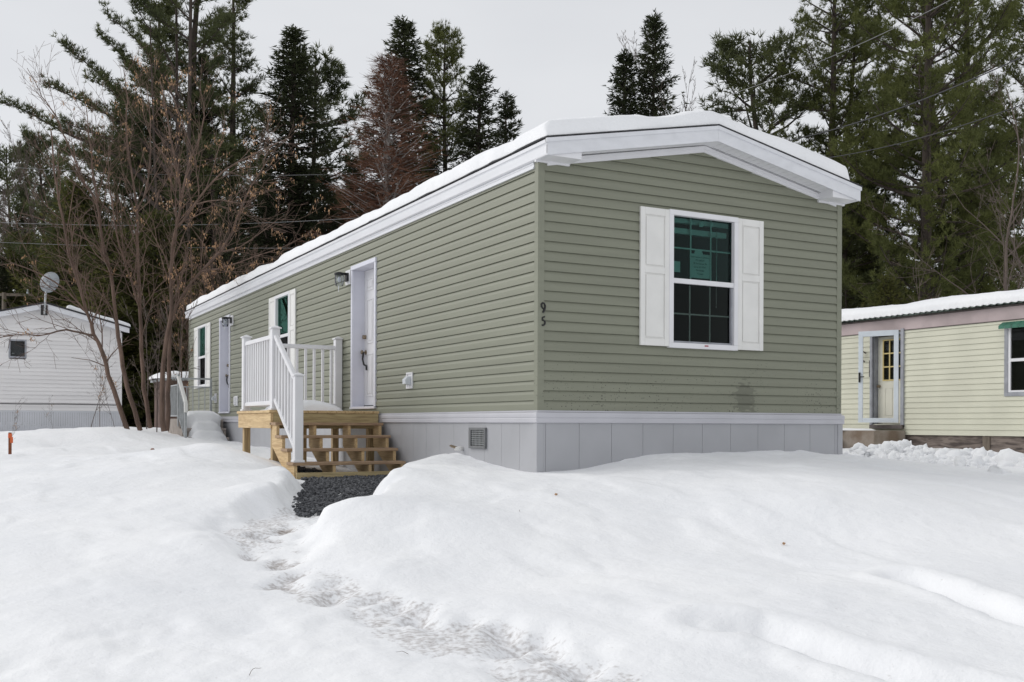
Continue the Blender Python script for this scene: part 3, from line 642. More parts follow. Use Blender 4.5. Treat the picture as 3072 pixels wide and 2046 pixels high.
def lamp(vc, zc, hp):
    mb = MB(); mb.box(-.035, -.005, vc-.10, vc+.10, zc-.105, zc+.105); b = mb.build('lamp_plate', 'white_vinyl', H, .004)
    mb = MB(); mb.box(-.065, -.035, vc-.05, vc+.05, zc-.06, zc+.06); mb.tube([(-.05, vc, zc+.05), (-.20, vc, zc+.05)], .018, 8); mb.lathe([(.05, .0), (.075, .01), (.075, .035), (.03, .05)], (-.16, vc, zc+.02), 16)
    lm = mb.build('wall_lamp', 'black_metal', b, label='black wall lamp with clear glass shade')
    mb = MB(); mb.lathe([(.065, 0), (.068, -.08), (.055, -.15), (.045, -.155)], (-.16, vc, zc+.02), 16); mb.build('glass_shade', 'bulb_clear', b)
    mb = MB(); mb.lathe([(.012, 0), (.03, -.04), (.022, -.08), (.005, -.09)], (-.16, vc, zc+.01), 12); mb.build('bulb', 'bulb_glass', b, smooth=True)
    mb = MB(); mb.tube([(-.17, vc, zc-.13), (-.17, vc, zc-.22)], .010, 6, .002); mb.build('icicle', 'bulb_glass', b)
glass_mat('bulb_clear', (.80, .82, .84), .9)
lamp(5.53, 2.0, 0); lamp(12.73, 2.0, 0)
for vc in (3.22, 14.24):
    mb = MB()
    for p, q, r, s_ in ((vc-.10, vc+.10, .315, .335), (vc-.10, vc+.10, .50, .52), (vc-.10, vc-.07, .335, .50), (vc+.07, vc+.10, .335, .50)): mb.box(-.03, -.01, p, q, r, s_)
    mb.box(-.018, -.008, vc-.07, vc+.07, .335, .50); ob = mb.build('power_outlet', 'white_vinyl', H, .003)
    mb = MB(); mb.prism([(-.02, .36), (-.10, .37), (-.10, .43), (-.06, .47), (-.02, .47)], lambda a, z: (a, vc-.05, z), lambda a, z: (a, vc+.05, z)); mb.build('outlet_cover', 'clear_plastic', ob, .006)
mb = MB(); mb.tube([(-.04, 12.31, .24), (-.04, 12.31, .41)], .045, 10); mb.box(-.04, -.01, 12.20, 12.43, .222, .425); mb.build('meter_cover', 'white_vinyl', H, .01)
# house number 9 over 5, brush-stroke digits on the corner post
def stroke(name, pts, c, z, s):
    pts = [(x_, y_, w_*1.35) for x_, y_, w_ in pts]
    mb = MB(); P = [(c+(x-.5)*s*.52, -.026, z+(y-.5)*s) for x, y, _ in pts]; n = 8
    for i in range(len(P)-1):
        mb.tube([P[i], P[i+1]], pts[i][2]*s, 8, pts[i+1][2]*s)
    mb.build(name, 'black', H)
cz9 = at_plane(1600+335/13.07, 880+580/13.07, 1, 0); cz5 = at_plane(1600+340/13.07, 880+1095/13.07, 1, 0)
stroke('house_number_nine', [(.62, .42, .05), (.35, .50, .065), (.12, .68, .075), (.15, .88, .07), (.42, 1.0, .06), (.75, .93, .06), (.95, .72, .065), (.90, .48, .07), (.70, .25, .085), (.45, .03, .075)], cz9[0], cz9[2], .100)
stroke('house_number_five', [(.85, .97, .06), (.32, .90, .055), (.26, .60, .06), (.60, .60, .055), (.90, .42, .07), (.88, .20, .07), (.55, .05, .06), (.18, .06, .07)], cz5[0], cz5[2], .092)

# ---------------------------------------------------------------- snow blanket on its roof
def roof_blanket(name, x0, x1, y0, y1, zf, T, e, label, cat, nx_, ny_, seed=0, base=.5, amp=.03):
    xs = x0+(x1-x0)*(.5-.5*np.cos(np.linspace(0, math.pi, nx_))); ys = np.unique(np.r_[np.linspace(y0, y0+.5, 14), np.linspace(y0+.5, y1-.5, ny_), np.linspace(y1-.5, y1, 14)])
    X, Y = np.meshgrid(xs, ys); ed = np.minimum(np.minimum(X-x0, x1-X), np.minimum(Y-y0, y1-Y)); t = np.clip(ed/e, 0, 1); t = np.sqrt(1-(1-t)**2)
    th = (T+fbm(X, Y, 1.1, 3, seed)*amp*2+fbm(X, Y, 5, 2, seed+3)*amp*.5)*(base+(1-base)*t)
    th = np.where(ed < 1e-6, .012, th)
    X2 = X+np.where(ed < e, fbm(X*0+Y, Y, 2.2, 3, seed+1)*.04, 0)*np.sign((x0+x1)/2-X); Y2 = Y+np.where(ed < e, fbm(X, X*0, 2.2, 3, seed+2)*.04, 0)*np.sign((y0+y1)/2-Y)
    n1, n2 = len(xs), len(ys); idx = np.arange(n1*n2).reshape(n2, n1)
    top = np.stack([X2.ravel(), Y2.ravel(), (zf(X)+th).ravel()], 1); bot = np.stack([X2.ravel(), Y2.ravel(), (zf(X)+.003).ravel()], 1)
    F = np.stack([idx[:-1, :-1], idx[:-1, 1:], idx[1:, 1:], idx[1:, :-1]], -1).reshape(-1, 4)
    b = np.r_[idx[0, :], idx[1:, -1], idx[-1, -2::-1], idx[-2:0:-1, 0]]; Fb = np.stack([b, b+n1*n2, np.roll(b, -1)+n1*n2, np.roll(b, -1)], 1)
    o = npmesh(name, np.r_[top, bot], np.r_[F, F[:, ::-1]+n1*n2, Fb], 'snow', smooth=True); return tag(o, label, cat)
zf = lambda X: RIDGE-(np.abs(X-W/2)/(W/2+E_))*(RIDGE-ROOF0)+.015
roof_blanket('roof_snow', -.065, W-.10, -OV+.0, L+.05, zf, .205, .26, 'thick rounded snow blanket on the roof of the green house', 'snow', 48, 220, 2, amp=.045)

# ================================================================ wooden porch and steps
D = empty('wooden_porch', (-.75, 4.6, -.78), 'new yellow pine porch with open steps and white railing at the near door', 'porch')
U0, V0, V1, ZT = -1.52, 4.196, 5.90, .040
mb = MB()
for k in range(12):
    a = U0-.02+k*.1275; mb.box(a, min(a+.122, -.055), V0-.015, V1+.01, ZT-.034, ZT)
mb.build('deck_boards', 'wood_y', D, .004)
mb = MB(); mb.box(U0+.04, -.06, V0, V0+.038, ZT-.235, ZT-.035); mb.build('front_beam', 'wood_x', D, .004)
mb = MB(); mb.box(U0, U0+.038, V0-.0, V1, ZT-.232, ZT-.036); mb.build('side_beam', 'wood_y', D, .004)
mb = MB(); mb.box(U0+.04, -.06, V1-.04, V1-.002, ZT-.23, ZT-.037); mb.build('rear_beam', 'wood_x', D)
for x, y in ((U0+.085, V1-.13), (U0+.085, V0+.10), (-.62, V1-.13), (-.14, V1-.14), (-.14, V0+.10)):
    mb = MB(); mb.box(x-.045, x+.045, y-.045, y+.045, gz(x, y)-.15, ZT-.04); mb.build('deck_post', 'wood_z', D, .004)
treads = [(3.97, -.116), (3.71, -.277), (3.455, -.437), (3.20, -.596)]
TU0, TU1 = U0+.0, -.075
for vf, zt in treads:
    mb = MB(); mb.box(TU0, TU1, vf, vf+.275, zt-.036, zt); mb.build('tread', 'tread_wood', D, .005)
mb = MB(); mb.box(TU0+.03, TU1-.02, 3.135, 3.173, -.79, -.715); mb.build('kick_board', 'wood_x', D, .004)
for ux in (TU0+.02, TU0+.50, TU0+.96, TU1-.06):
    pts = []
    for vf, zt in treads[::-1]:
        pts += [(vf+.02, zt-.196 if not pts else pts[-1][1]), (vf+.02, zt-.037)]
    pts += [(V0-.001, treads[0][1]-.037), (V0-.001, -.42)]; pts += [(3.48, -.80), (3.22, -.80)]
    mb = MB(); mb.prism(pts, lambda v, z: (ux, v, z), lambda v, z: (ux+.038, v, z)); mb.build('stringer', 'wood_y', D)
# railings (white vinyl)
def rpost(u, v, zb, zt):
    mb = MB(); mb.box(u-.052, u+.052, v-.052, v+.052, zb, zt-.04); ps = mb.build('railing_post', 'white_vinyl', D, .005)
    mb = MB(); mb.box(u-.068, u+.068, v-.068, v+.068, zt-.04, zt-.022)
    mb.add([(u-.062, v-.062, zt-.022), (u+.062, v-.062, zt-.022), (u+.062, v+.062, zt-.022), (u-.062, v+.062, zt-.022), (u, v, zt+.008)], [(0, 1, 4), (1, 2, 4), (2, 3, 4), (3, 0, 4), (3, 2, 1, 0)]); mb.build('post_cap', 'white_vinyl', ps, .003)
    mb = MB(); mb.box(u-.068, u+.068, v-.068, v+.068, zb+.001, zb+.03); mb.build('post_collar', 'white_vinyl', ps, .006)
PA, PB, PC, PD = (-1.44, 5.78), (-1.44, 4.29), (-1.44, 3.27), (-.075, 5.83)
rpost(*PA, ZT, 1.115); rpost(*PB, ZT, 1.125); rpost(*PC, -.596, .478); rpost(*PD, ZT, 1.155)
def rail(p, q, name='rail'):
    mb = MB(); mb.beam(p, q, .065, .045); mb.beam(Vector(p)+Vector((0, 0, .028)), Vector(q)+Vector((0, 0, .028)), .05, .014); mb.build(name, 'white_vinyl', D, .005)
def balus(p, q, zlo, zhi, n):
    for k in range(n):
        t = (k+.8)/(n+.6); x, y = p[0]+(q[0]-p[0])*t, p[1]+(q[1]-p[1])*t
        mb = MB(); mb.box(x-.0175, x+.0175, y-.0175, y+.0175, zlo(t), zhi(t)); mb.build('baluster', 'white_vinyl', D, .003)
rail((PA[0], PA[1]-.052, .985), (PB[0], PB[1]+.052, .985)); rail((PA[0], PA[1]-.052, .13), (PB[0], PB[1]+.052, .13)); balus(PA, PB, lambda t: .15, lambda t: .965, 12)
rail((PA[0]+.052, PD[1], .985), (PD[0]-.052, PD[1], .985)); rail((PA[0]+.052, PD[1], .13), (PD[0]-.052, PD[1], .13)); balus((PA[0], PD[1]), PD, lambda t: .15, lambda t: .965, 10)
rail((PB[0], PB[1]-.052, .985), (PC[0], PC[1]+.052, .375)); rail((PB[0], PB[1]-.052, .175), (PC[0], PC[1]+.052, -.445))
balus(PB, PC, lambda t: .175-.62*t, lambda t: .975-.61*t, 7)
# loose snow on the porch
def mound(name, cx, cy, rx, ry, zf_, h, label, seed, cat='snow', n=34):
    a = np.linspace(0, 2*math.pi, n, endpoint=False); rr = np.linspace(0, 1, 12); V = []
    for r in rr:
        for t in a:
            k = 1+.22*vnoise(math.cos(t)*1.3+seed, math.sin(t)*1.3, 1.5, seed); x, y = cx+rx*r*k*math.cos(t), cy+ry*r*k*math.sin(t)
            V.append((x, y, zf_(x, y)+h*max(0, 1-r**2.6)**.6*(1+.5*vnoise(x*3, y*3, 1, seed))))
    F = [(i*n+k, i*n+(k+1) % n, (i+1)*n+(k+1) % n, (i+1)*n+k) for i in range(len(rr)-1) for k in range(n)]
    return tag(npmesh(name, V, F, 'snow', smooth=True), label, cat)
mound('snow_pile', -.72, 5.42, .60, .30, lambda x, y: ZT+.001, .14, 'snow left on the porch boards behind the white railing', 3)
mound('snow_patch', -1.15, 4.9, .30, .5, lambda x, y: ZT+.002, .03, 'thin snow patch on the porch boards inside the corner of the white railing', 8)

# ================================================================ concrete stoop with metal railing
S = empty('concrete_steps', (-.55, 13.4, -.5), 'precast concrete steps with grey metal railing, half buried in snow, at the far door', 'steps')
su0, su1 = -1.0, -.10
lv = [(13.15, 14.40, -.05), (12.88, 13.15, -.235), (12.61, 12.88, -.42)]
mb = MB()
for y0, y1, zt in lv: mb.box(su0+.10, su1, y0+.001, y1, -1.0, zt-.055); mb.box(su0+.10, su1+.0, y0-.02, y1-.021, zt-.054, zt)
mb.build('step_block', 'concrete', S, .006)
mb = MB(); mb.prism([(12.50, -1.0), (14.42, -1.0), (14.42, -.04), (13.12, -.04), (13.1, -.24), (12.84, -.26), (12.82, -.45), (12.56, -.47)], lambda v, z: (su0+.001, v, z), lambda v, z: (su0+.098, v, z)); mb.build('step_cheek', 'concrete', S, .006)
mb = MB(); hr = [(su0+.02, 14.35, .78), (su0+.02, 13.2, .78)]; tz = .03
mb2 = MB(); mb2.beam((su0-.0, 13.22, .83), (su0-.0, 12.42, .27), .07, .07); mb2.beam((su0, 12.42, .27), (su0, 12.42, .08), .07, .07); mb2.build('handrail', 'shutter_white', S, .01)
mb.beam((su0, 14.35, .86), (su0, 13.22, .86), .03, .035); mb.beam((su0, 14.35, .66), (su0, 13.22, .66), .025, .025)
mb.beam((su0, 14.35, .02), (su0, 13.2, .02), .025, .025); mb.beam((su0, 13.2, .02), (su0, 12.45, -.46), .025, .025); mb.beam((su0, 13.2, .66), (su0, 12.45, .14), .025, .025)
mb.beam((su0, 14.35, .84), (su1, 14.35, .84), .03, .035); mb.beam((su0, 14.35, .66), (su1, 14.35, .66), .025, .025); mb.beam((su0, 14.35, .02), (su1, 14.35, .02), .025, .025)
mb.build('rails', 'galvanised', S)
for x, y, zb, zt in ((su0, 14.35, -.3, .86), (su0, 13.2, -.2, .86), (su0, 12.45, -.75, .26), (su1, 14.35, -.2, .86)):
    mb = MB(); mb.box(x-.022, x+.022, y-.022, y+.022, zb, zt); mb.build('rail_post', 'galvanised', S)
for k in range(9):
    y = 14.24-k*.115; mb = MB(); mb.box(su0-.008, su0+.008, y-.008, y+.008, .02, .66); mb.build('picket', 'galvanised', S)
for k in range(6):
    y = 13.09-k*.107; t = (13.2-y)/.75; mb = MB(); mb.box(su0-.008, su0+.008, y-.008, y+.008, .02-.48*t, .66-.52*t); mb.build('picket', 'galvanised', S)
for k in range(6):
    x = su0+.13+k*.128; mb = MB(); mb.box(x-.008, x+.008, 14.342, 14.358, .02, .66); mb.build('picket', 'galvanised', S)
# snow heaped over the stoop: stepped soft pillow
yy = np.linspace(11.6, 14.3, 60); xx = np.linspace(0, 1, 30); V = []
for y in yy:
    zl = np.interp(y, [11.6, 12.2, 12.45, 12.55, 12.75, 12.83, 12.99, 13.1, 13.25, 14.15, 14.3], [-.62, -.50, -.42, -.30, -.26, -.12, -.08, .06, .13, .13, -.05])
    wl = np.interp(y, [11.6, 12.4, 13.1, 14.3], [-1.15, -.93, -.86, -.84]); wr = np.interp(y, [11.6, 12.4, 13.1, 14.3], [.02, -.10, -.16, -.14])
    wob = .05*math.sin(y*23)*(y < 13.2)
    for t in xx:
        x = wl-wob*.6+(wr+wob-wl+wob*.6)*t; e = 1-abs(2*t-1)**3.2
        V.append((x, y, (-1.05 if False else -.75)+(zl+.75)*max(e, 0)**.45+.02*vnoise(x, y, 4, 3) if y < 13.1 else -.08+(zl+.08)*max(e, 0)**.45+.02*vnoise(x, y, 4, 3)))
n1, n2 = len(xx), len(yy); idx = np.arange(n1*n2).reshape(n2, n1)
tag(npmesh('stoop_snow', V, np.stack([idx[:-1, :-1], idx[:-1, 1:], idx[1:, 1:], idx[1:, :-1]], -1).reshape(-1, 4), 'snow', smooth=True), 'deep soft snow heaped over the concrete steps at the far door', 'snow')

# ================================================================ cream trailer on the right
U = 13.2; ty0, ty1 = -9.0, 15.0
T2 = empty('neighbour_trailer', (U+2, 4, -.6), 'old cream trailer with pink fascia and plywood skirting on the right', 'trailer')
TT = lambda a, o, z: (U-o, a, z)
def lap(mb, T, a0, a1, z0, z1, ch, holes, o1=.022, segs=1):
    z = z0
    while z < z1-.01:
        zt = min(z+ch, z1); spans = [(a0, a1)]
        for h in holes:
            if h[2] < (z+zt)/2 < h[3]:
                ns = []
                for p, q in spans:
                    if h[0] > p and h[1] < q: ns += [(p, h[0]), (h[1], q)]
                    else: ns.append((p, q))
                spans = ns
        for p, q in spans: mb.add([T(p, .001, z+.002), T(q, .001, z+.002), T(p, o1, z), T(q, o1, z), T(p, o1*.25, zt), T(q, o1*.25, zt)], [(0, 1, 3, 2), (2, 3, 5, 4)])
        z += ch
mb = MB(); lap(mb, TT, ty0, ty1, -.325, 1.97, .117, [(6.98, 7.78, -.10, 1.92), (3.30, 4.40, .50, 1.86)]); mb.build('wall', 'cream', T2)
mb = MB(); mb.box(U+.01, U+4, ty1-.02, ty1, -.3, 2.2); mb.box(U+.01, U+4, ty0, ty0+.02, -.3, 2.2); mb.box(U+3.98, U+4, ty0, ty1, -.3, 2.2); mb.box(U+.35, U+.36, ty0+.1, ty1-.1, -.3, 2.2); mb.build('shell', 'cream', T2)
mb = MB(); mb.box(U-.02, U+.02, ty0, ty1, 1.965, 2.225); mb.build('fascia', 'pink_metal', T2)
mb = MB(); mb.box(U-.03, U+.02, ty0, ty1, 1.955, 1.968); mb.box(U-.045, U+.05, ty0, ty1, 2.226, 2.262); mb.build('rusty_trim', 'rust_trim', T2)
ys = np.arange(ty0, ty1, .05); 
V = []; 
for y in ys: 
    w = .034*math.sin(y*2*math.pi/.152); V += [(U-.19, y, 2.285+w), (U+1.9, y, 2.44+w), (U+4, y, 2.27+w)]
F = [(i*3+k, i*3+k+1, i*3+k+4, i*3+k+3) for i in range(len(ys)-1) for k in (0, 1)]
npmesh('corrugated_roof', V, F, 'fibreglass', T2); bpy.data.objects['corrugated_roof'].data.transform(Matrix.Translation(-T2.location))
mb = MB(); 
for a, b in ((ty0, 4.93), (4.97, 9.2), (9.24, ty1)): mb.box(U+.02, U+.04, a, b, -1.0, -.325)
mb.build('plywood_skirt', 'plywood', T2)
mb = MB(); mb.box(U+.0, U+.035, 4.80, 4.96, -1.0, -.33); mb.build('skirt_stud', 'wood_pole', T2)
# door in its frame, storm door swung open
mb = MB()
for p, q, r, s_ in ((6.90, 6.98, -.16, 2.0), (7.78, 7.84, -.16, 1.93), (6.98, 7.78, 1.88, 1.93)): mb.box(U-.05, U+.01, p, q, r, s_)
mb.box(U+.01, U+.30, 6.985, 7.0, -.1, 1.88); mb.box(U+.01, U+.30, 7.76, 7.775, -.1, 1.88); fr = mb.build('door_frame', 'grey_alu', T2, .003)
mb = MB(); mb.box(U-.10, U+.25, 6.9, 7.8, -.19, -.11); mb.build('threshold', 'rust_trim', fr)
mb = MB(); mb.box(U+.12, U+.16, 7.01, 7.75, -.08, .875); mb.box(U+.12, U+.16, 7.01, 7.06, .875, 1.87); mb.box(U+.12, U+.16, 7.60, 7.75, .875, 1.87); mb.box(U+.12, U+.16, 7.06, 7.60, 1.80, 1.87)
for a, b in ((7.08, 7.28), (7.34, 7.56)):
    for p, q, r, s_ in ((a, b, .10, .12), (a, b, .70, .72), (a, a+.02, .12, .70), (b-.02, b, .12, .70)): mb.box(U+.113, U+.12, p, q, r, s_)
dr = mb.build('door', 'cream_door', T2, .003)
mb = MB(); mb.box(U+.135, U+.14, 7.06, 7.60, .875, 1.80); mb.build('pane', 'dark_glass', dr)
mb = MB()
for k in range(4): a = 7.06+k*.18; mb.box(U+.108, U+.125, a-.014, a+.014, .88, 1.80)
for k in range(4): a = .89+k*.30; mb.box(U+.106, U+.126, 7.05, 7.61, a-.014, a+.014)
mb.build('muntins', 'yellow_muntin', dr)
mb = MB(); mb.tube([(U+.12, 7.70, .76), (U+.05, 7.70, .76)], .03, 10); mb.build('knob', 'brass', dr)
hp = Vector((U-.06, 7.02, 0)); an = math.radians(24); dv = Vector((-math.sin(an), math.cos(an), 0)); nv = Vector((math.cos(an), math.sin(an), 0))
def sb(mb, a0, a1, z0, z1, t=.018):
    p = [hp+dv*a0-nv*t, hp+dv*a1-nv*t, hp+dv*a1+nv*t, hp+dv*a0+nv*t]; mb.add([(v.x, v.y, z0) for v in p]+[(v.x, v.y, z1) for v in p], [(0, 3, 2, 1), (4, 5, 6, 7), (0, 1, 5, 4), (1, 2, 6, 5), (2, 3, 7, 6), (3, 0, 4, 7)])
mb = MB(); sb(mb, 0, .10, -.06, 1.98); sb(mb, .78, .88, -.06, 1.98); sb(mb, .1, .78, 1.86, 1.98, .016); sb(mb, .1, .78, -.06, .04, .016); sd = mb.build('storm_door', 'pale_blue_alu', T2, .004)
mb = MB(); q = hp+dv*.83; mb.beam((q.x-.04, q.y, .84), (q.x-.04, q.y, 1.06), .03, .03); mb.beam((q.x-.05, q.y, .96), (q.x-.05, q.y-.14, .96), .02, .02); mb.build('handle', 'black_metal', sd)
mb = MB(); mb.lathe([(.05, 0), (.02, .03)], (U-.10, 8.03, 1.56), 8); mb.tube([(U, 8.0, 1.52), (U-.10, 8.03, 1.58), (U-.12, 8.05, 1.40), (U-.02, 8.02, 1.33)], .018, 6); mb.tube([(U-.01, 7.88, 1.35), (U-.05, 7.84, 1.10), (U-.01, 7.88, .98)], .015, 6); mb.tube([(U, 7.88, 1.75), (U-.02, 7.84, 1.40)], .012, 6); mb.build('wall_lamp', 'rust_trim', T2)
# window with its awning
mb = MB()
for p, q, r, s_ in ((4.38, 4.46, .46, 1.9), (3.25, 3.33, .46, 1.9), (3.33, 4.38, 1.83, 1.9), (3.33, 4.38, .46, .54)): mb.box(U-.03, U+.01, p, q, r, s_)
wn = mb.build('window', 'grey_alu', T2, .003)
mb = MB()
for p, q, r, s_ in ((4.33, 4.38, .54, 1.83), (3.33, 4.33, 1.14, 1.20), (3.33, 4.33, .54, .575)): mb.box(U-.02, U+.008, p, q, r, s_)
mb.build('sash', 'white_vinyl', wn, .002)
mb = MB(); mb.box(U+.009, U+.013, 3.33, 4.38, .54, 1.83); mb.build('pane', 'dark_glass', wn)
mb = MB()
for k in range(9): a = 3.2+k*.145; mb.prism([(0, 1.925), (-.13, 1.85), (-.13, 1.785), (-.125, 1.785), (-.125, 1.845), (0, 1.91)], lambda o, z: (U-.03+o, a, z), lambda o, z: (U-.03+o, a+.135, z))
mb.build('awning', 'awning_green', wn)
zf = lambda X: 2.29+.16*(1-np.abs((X-(U+1.9))/2.1)**2)
rs = roof_blanket('trailer_roof_snow', U-.20, U+3.9, ty0+.1, ty1-.1, zf, .25, .50, 'thick snow with scalloped lower edge on the cream trailer roof', 'snow', 40, 300, 12, amp=.03, base=.35)
co_ = np.zeros(len(rs.data.vertices)*3); rs.data.vertices.foreach_get('co', co_); co_ = co_.reshape(-1, 3)
fac = sstep(U+.25, U-.2, co_[:, 0]); co_[:, 2] += fac*.022*np.abs(np.sin(co_[:, 1]*math.pi/.152))-fac*.02; co_[:, 0] -= fac*.03*np.abs(np.sin(co_[:, 1]*math.pi/.152)); rs.data.vertices.foreach_set('co', co_.ravel())
# stained concrete steps in front of that door
S2 = empty('stained_steps', (U-.6, 7.8, -.6), 'brown stained concrete steps dusted with snow below the cream trailer door', 'steps')
mb = MB(); mb.box(U-1.0, U-.03, 6.85, 8.9, -.9, -.235); mb.build('platform', 'concrete_stain', S2, .012)
mb = MB(); mb.box(U-1.9, U-1.01, 7.75, 8.9, -1.0, -.40); mb.box(U-2.2, U-1.91, 7.9, 8.9, -1.0, -.54); mb.build('step', 'concrete_stain', S2, .012)
mound('step_snow', U-.55, 8.0, .5, .75, lambda x, y: -.234, .05, 'thin snow on the top of the stained concrete steps by the trailer door', 5)
mound('step_snow', U-1.45, 8.3, .42, .5, lambda x, y: -.399, .07, 'snow lying on the second of the stained concrete steps', 6)
# ploughed ridge of snow chunks
V = []; F = []; ico = None
bm = bmesh.new(); bmesh.ops.create_icosphere(bm, subdivisions=2, radius=1); iv = np.array([v.co for v in bm.verts]); jf = np.array([[v.index for v in f.verts] for f in bm.faces]); bm.free()
rng = np.random.RandomState(11); ridge = [(2540, 1338, 18), (2640, 1330, 18.5), (2700, 1322, 19), (2750, 1342, 18.8), (2850, 1358, 18.2), (2930, 1344, 17.4), (3010, 1368, 16.5), (3090, 1378, 15.5), (3180, 1380, 14.8)]
RP = np.array([at_depth(*q) for q in ridge])
def ridge_chunks(cnt, smin, smax, spread, down):
    for _ in range(cnt):
        t = rng.uniform(0, len(RP)-1.001); i = int(t); c = RP[i]+(RP[i+1]-RP[i])*(t-i); s_ = rng.uniform(smin, smax); f = abs(rng.normal(0, spread))
        x = c[0]-f*fw.x*1.0+rng.normal(0, .12); y = c[1]-f*fw.y*1.0+rng.normal(0, .12); g = gz(x, y)
        top = c[2]-f*down-rng.uniform(0, .12)
        z = max(g, top-s_*.5)
        iv_ = iv.copy()
        for _k in range(5):
            n_ = nrm(rng.normal(0, 1, 3)); pr = iv_@n_; iv_ = iv_-n_[None]*np.maximum(0, pr-rng.uniform(.35, .75))[:, None]
        q = iv_*1.15*(1+.35*(np.sin(iv@rng.normal(0, 2.2, 3)+rng.uniform(0, 6))[:, None])*.5+rng.uniform(-.06, .06, (len(iv), 1)))*s_*rng.uniform(.7, 1.15, 3)
        F.append(jf+sum(len(v) for v in V)); V.append(q+(x, y, z))
ridge_chunks(520, .05, .13, 1.6, .15); ridge_chunks(60, .12, .22, .8, .22); ridge_chunks(700, .025, .07, 1.6, .14)
tag(npmesh('snow_chunks', np.concatenate(V), np.concatenate(F), 'snow', smooth=True), 'ridge of ploughed lumpy snow chunks in front of the cream trailer', 'snow', kind='stuff')
# solid core of that ridge
t = np.linspace(0, len(RP)-1, 90); C_ = np.stack([np.interp(t, np.arange(len(RP)), RP[:, k]) for k in range(3)], 1); V = []; aa = np.linspace(-1.3, 1.4, 40)
for i, c in enumerate(C_):
    for a in aa:
        x, y = c[0]-a*fw.x, c[1]-a*fw.y; g = gz(x, y)-.05; e = math.exp(-(a/.75)**2) if a > 0 else math.exp(-(a/.5)**2)
        V.append((x, y, g+(c[2]-.10-g)*e+(.22*fbm(x, y, 3.5, 4, 41)+.0)*e))
n1, n2 = len(aa), len(C_); idx = np.arange(n1*n2).reshape(n2, n1)
tag(npmesh('snow_bank', V, np.stack([idx[:-1, :-1], idx[:-1, 1:], idx[1:, 1:], idx[1:, :-1]], -1).reshape(-1, 4), 'snow', smooth=True), 'ploughed snow bank running past the cream trailer steps', 'snow', kind='structure')

# ================================================================ white house on the left
VW = 27.4; xr, xl, xm = -.25, -4.95, -2.58
Hw = empty('white_house', (xm, VW+5, -.45), 'white clapboard house with satellite dish at its gable peak, on the left', 'house')
TW_ = lambda a, o, z: (a, VW-o, z)
def wroof(u): return 3.62-abs(u-xm)*.262
mb = MB(); z = .25
while z < 3.5:
    zt = z+.125
    def lo(zz): return max(xl, xm-(3.60-zz)/.262) if zz > 2.9 else xl
    def hi(zz): return min(xr, xm+(3.60-zz)/.262) if zz > 2.9 else xr
    spans = [(0, 0)]
    segs_ = [(lo, hi)]
    if 1.93 < z+.06 < 2.48: segs_ = [(lo, lambda zz: -3.58), (lambda zz: -3.11, hi)]
    for l_, h_ in segs_: mb.add([TW_(l_(z), .002, z), TW_(h_(z), .002, z), TW_(l_(z), .034, z), TW_(h_(z), .034, z), TW_(l_(zt), .004, zt), TW_(h_(zt), .004, zt)], [(0, 1, 3, 2), (2, 3, 5, 4)])
    z = zt
mb.build('gable_wall', 'old_white', Hw)
mb = MB(); mb.box(xr-.02, xr, VW+.02, VW+12, -.4, 2.95); mb.box(xl, xl+.02, VW+.02, VW+12, -.4, 2.95); mb.box(xl, xr, VW+.10, VW+.12, .2, 2.9); mb.build('shell', 'old_white', Hw)
mb = MB(); mb.box(xr-.06, xr+.03, VW-.03, VW+.0, .24, 2.85); mb.build('corner_trim', 'old_white', Hw)
mb = MB(); mb.box(xl, xr+.02, VW-.03, VW, .19, .245); mb.build('sill_band', 'old_skirt', Hw)
mb = MB(); a = xl
while a < xr: mb.box(a+.004, a+.056, VW-.018, VW-.002, -.8, .19); mb.box(a+.056, a+.07, VW-.008, VW-.002, -.8, .19); a += .07
mb.build('ribbed_skirting', 'old_skirt', Hw)
mb = MB(); mb.tube([TW_(xl, .03, .46), TW_(-3, .03, .455), TW_(-2, .03, .465), TW_(xr, .03, .45)], .012, 6); mb.build('cable', 'wire', Hw)
for sgn in (-1, 1):
    mb = MB(); f = lambda t, d: (xm+sgn*t, 3.67-t*.262+d)
    mb.prism([f(.0, -.01), f(2.55, -.01), f(2.55, -.17), f(.0, -.17)], lambda x, z: (x, VW-.30, z), lambda x, z: (x, VW-.28, z)); mb.build('rake_board', 'trim_metal', Hw)
    mb = MB(); mb.prism([f(0, -.135), f(2.5, -.135), f(2.5, -.15), f(0, -.15)], lambda x, z: (x, VW-.279, z), lambda x, z: (x, VW, z)); mb.build('soffit', 'old_skirt', Hw)
    mb = MB(); mb.prism([f(0, .045), f(2.6, .045), f(2.6, -.008), f(0, -.008)], lambda x, z: (x, VW-.32, z), lambda x, z: (x, VW+12.3, z)); mb.build('roof', 'shingle', Hw)
mb = MB()
for p, q, r, s_ in ((-3.60, -3.55, 1.91, 2.50), (-3.14, -3.09, 1.91, 2.50), (-3.55, -3.14, 2.45, 2.50), (-3.55, -3.14, 1.91, 1.96)): mb.box(p, q, VW-.04, VW+.02, r, s_)
wf = mb.build('window', 'grey_alu', Hw); mb = MB(); mb.box(-3.55, -3.14, VW+.0, VW+.006, 1.96, 2.45); mb.build('pane', 'dark_glass', wf)
mb = MB(); mb.lathe([(.04, 0), (.04, .005)], (-3.47, VW-.01, 2.05), 12); mb.build('sticker', 'paper', wf)
mb = MB(); mb.box(-2.84, -2.40, VW-.03, VW-.017, 3.22, 3.42)
for k in range(9): mb.box(-2.83+k*.048, -2.80+k*.048, VW-.036, VW-.03, 3.23, 3.41)
mb.build('gable_vent', 'old_white', Hw)
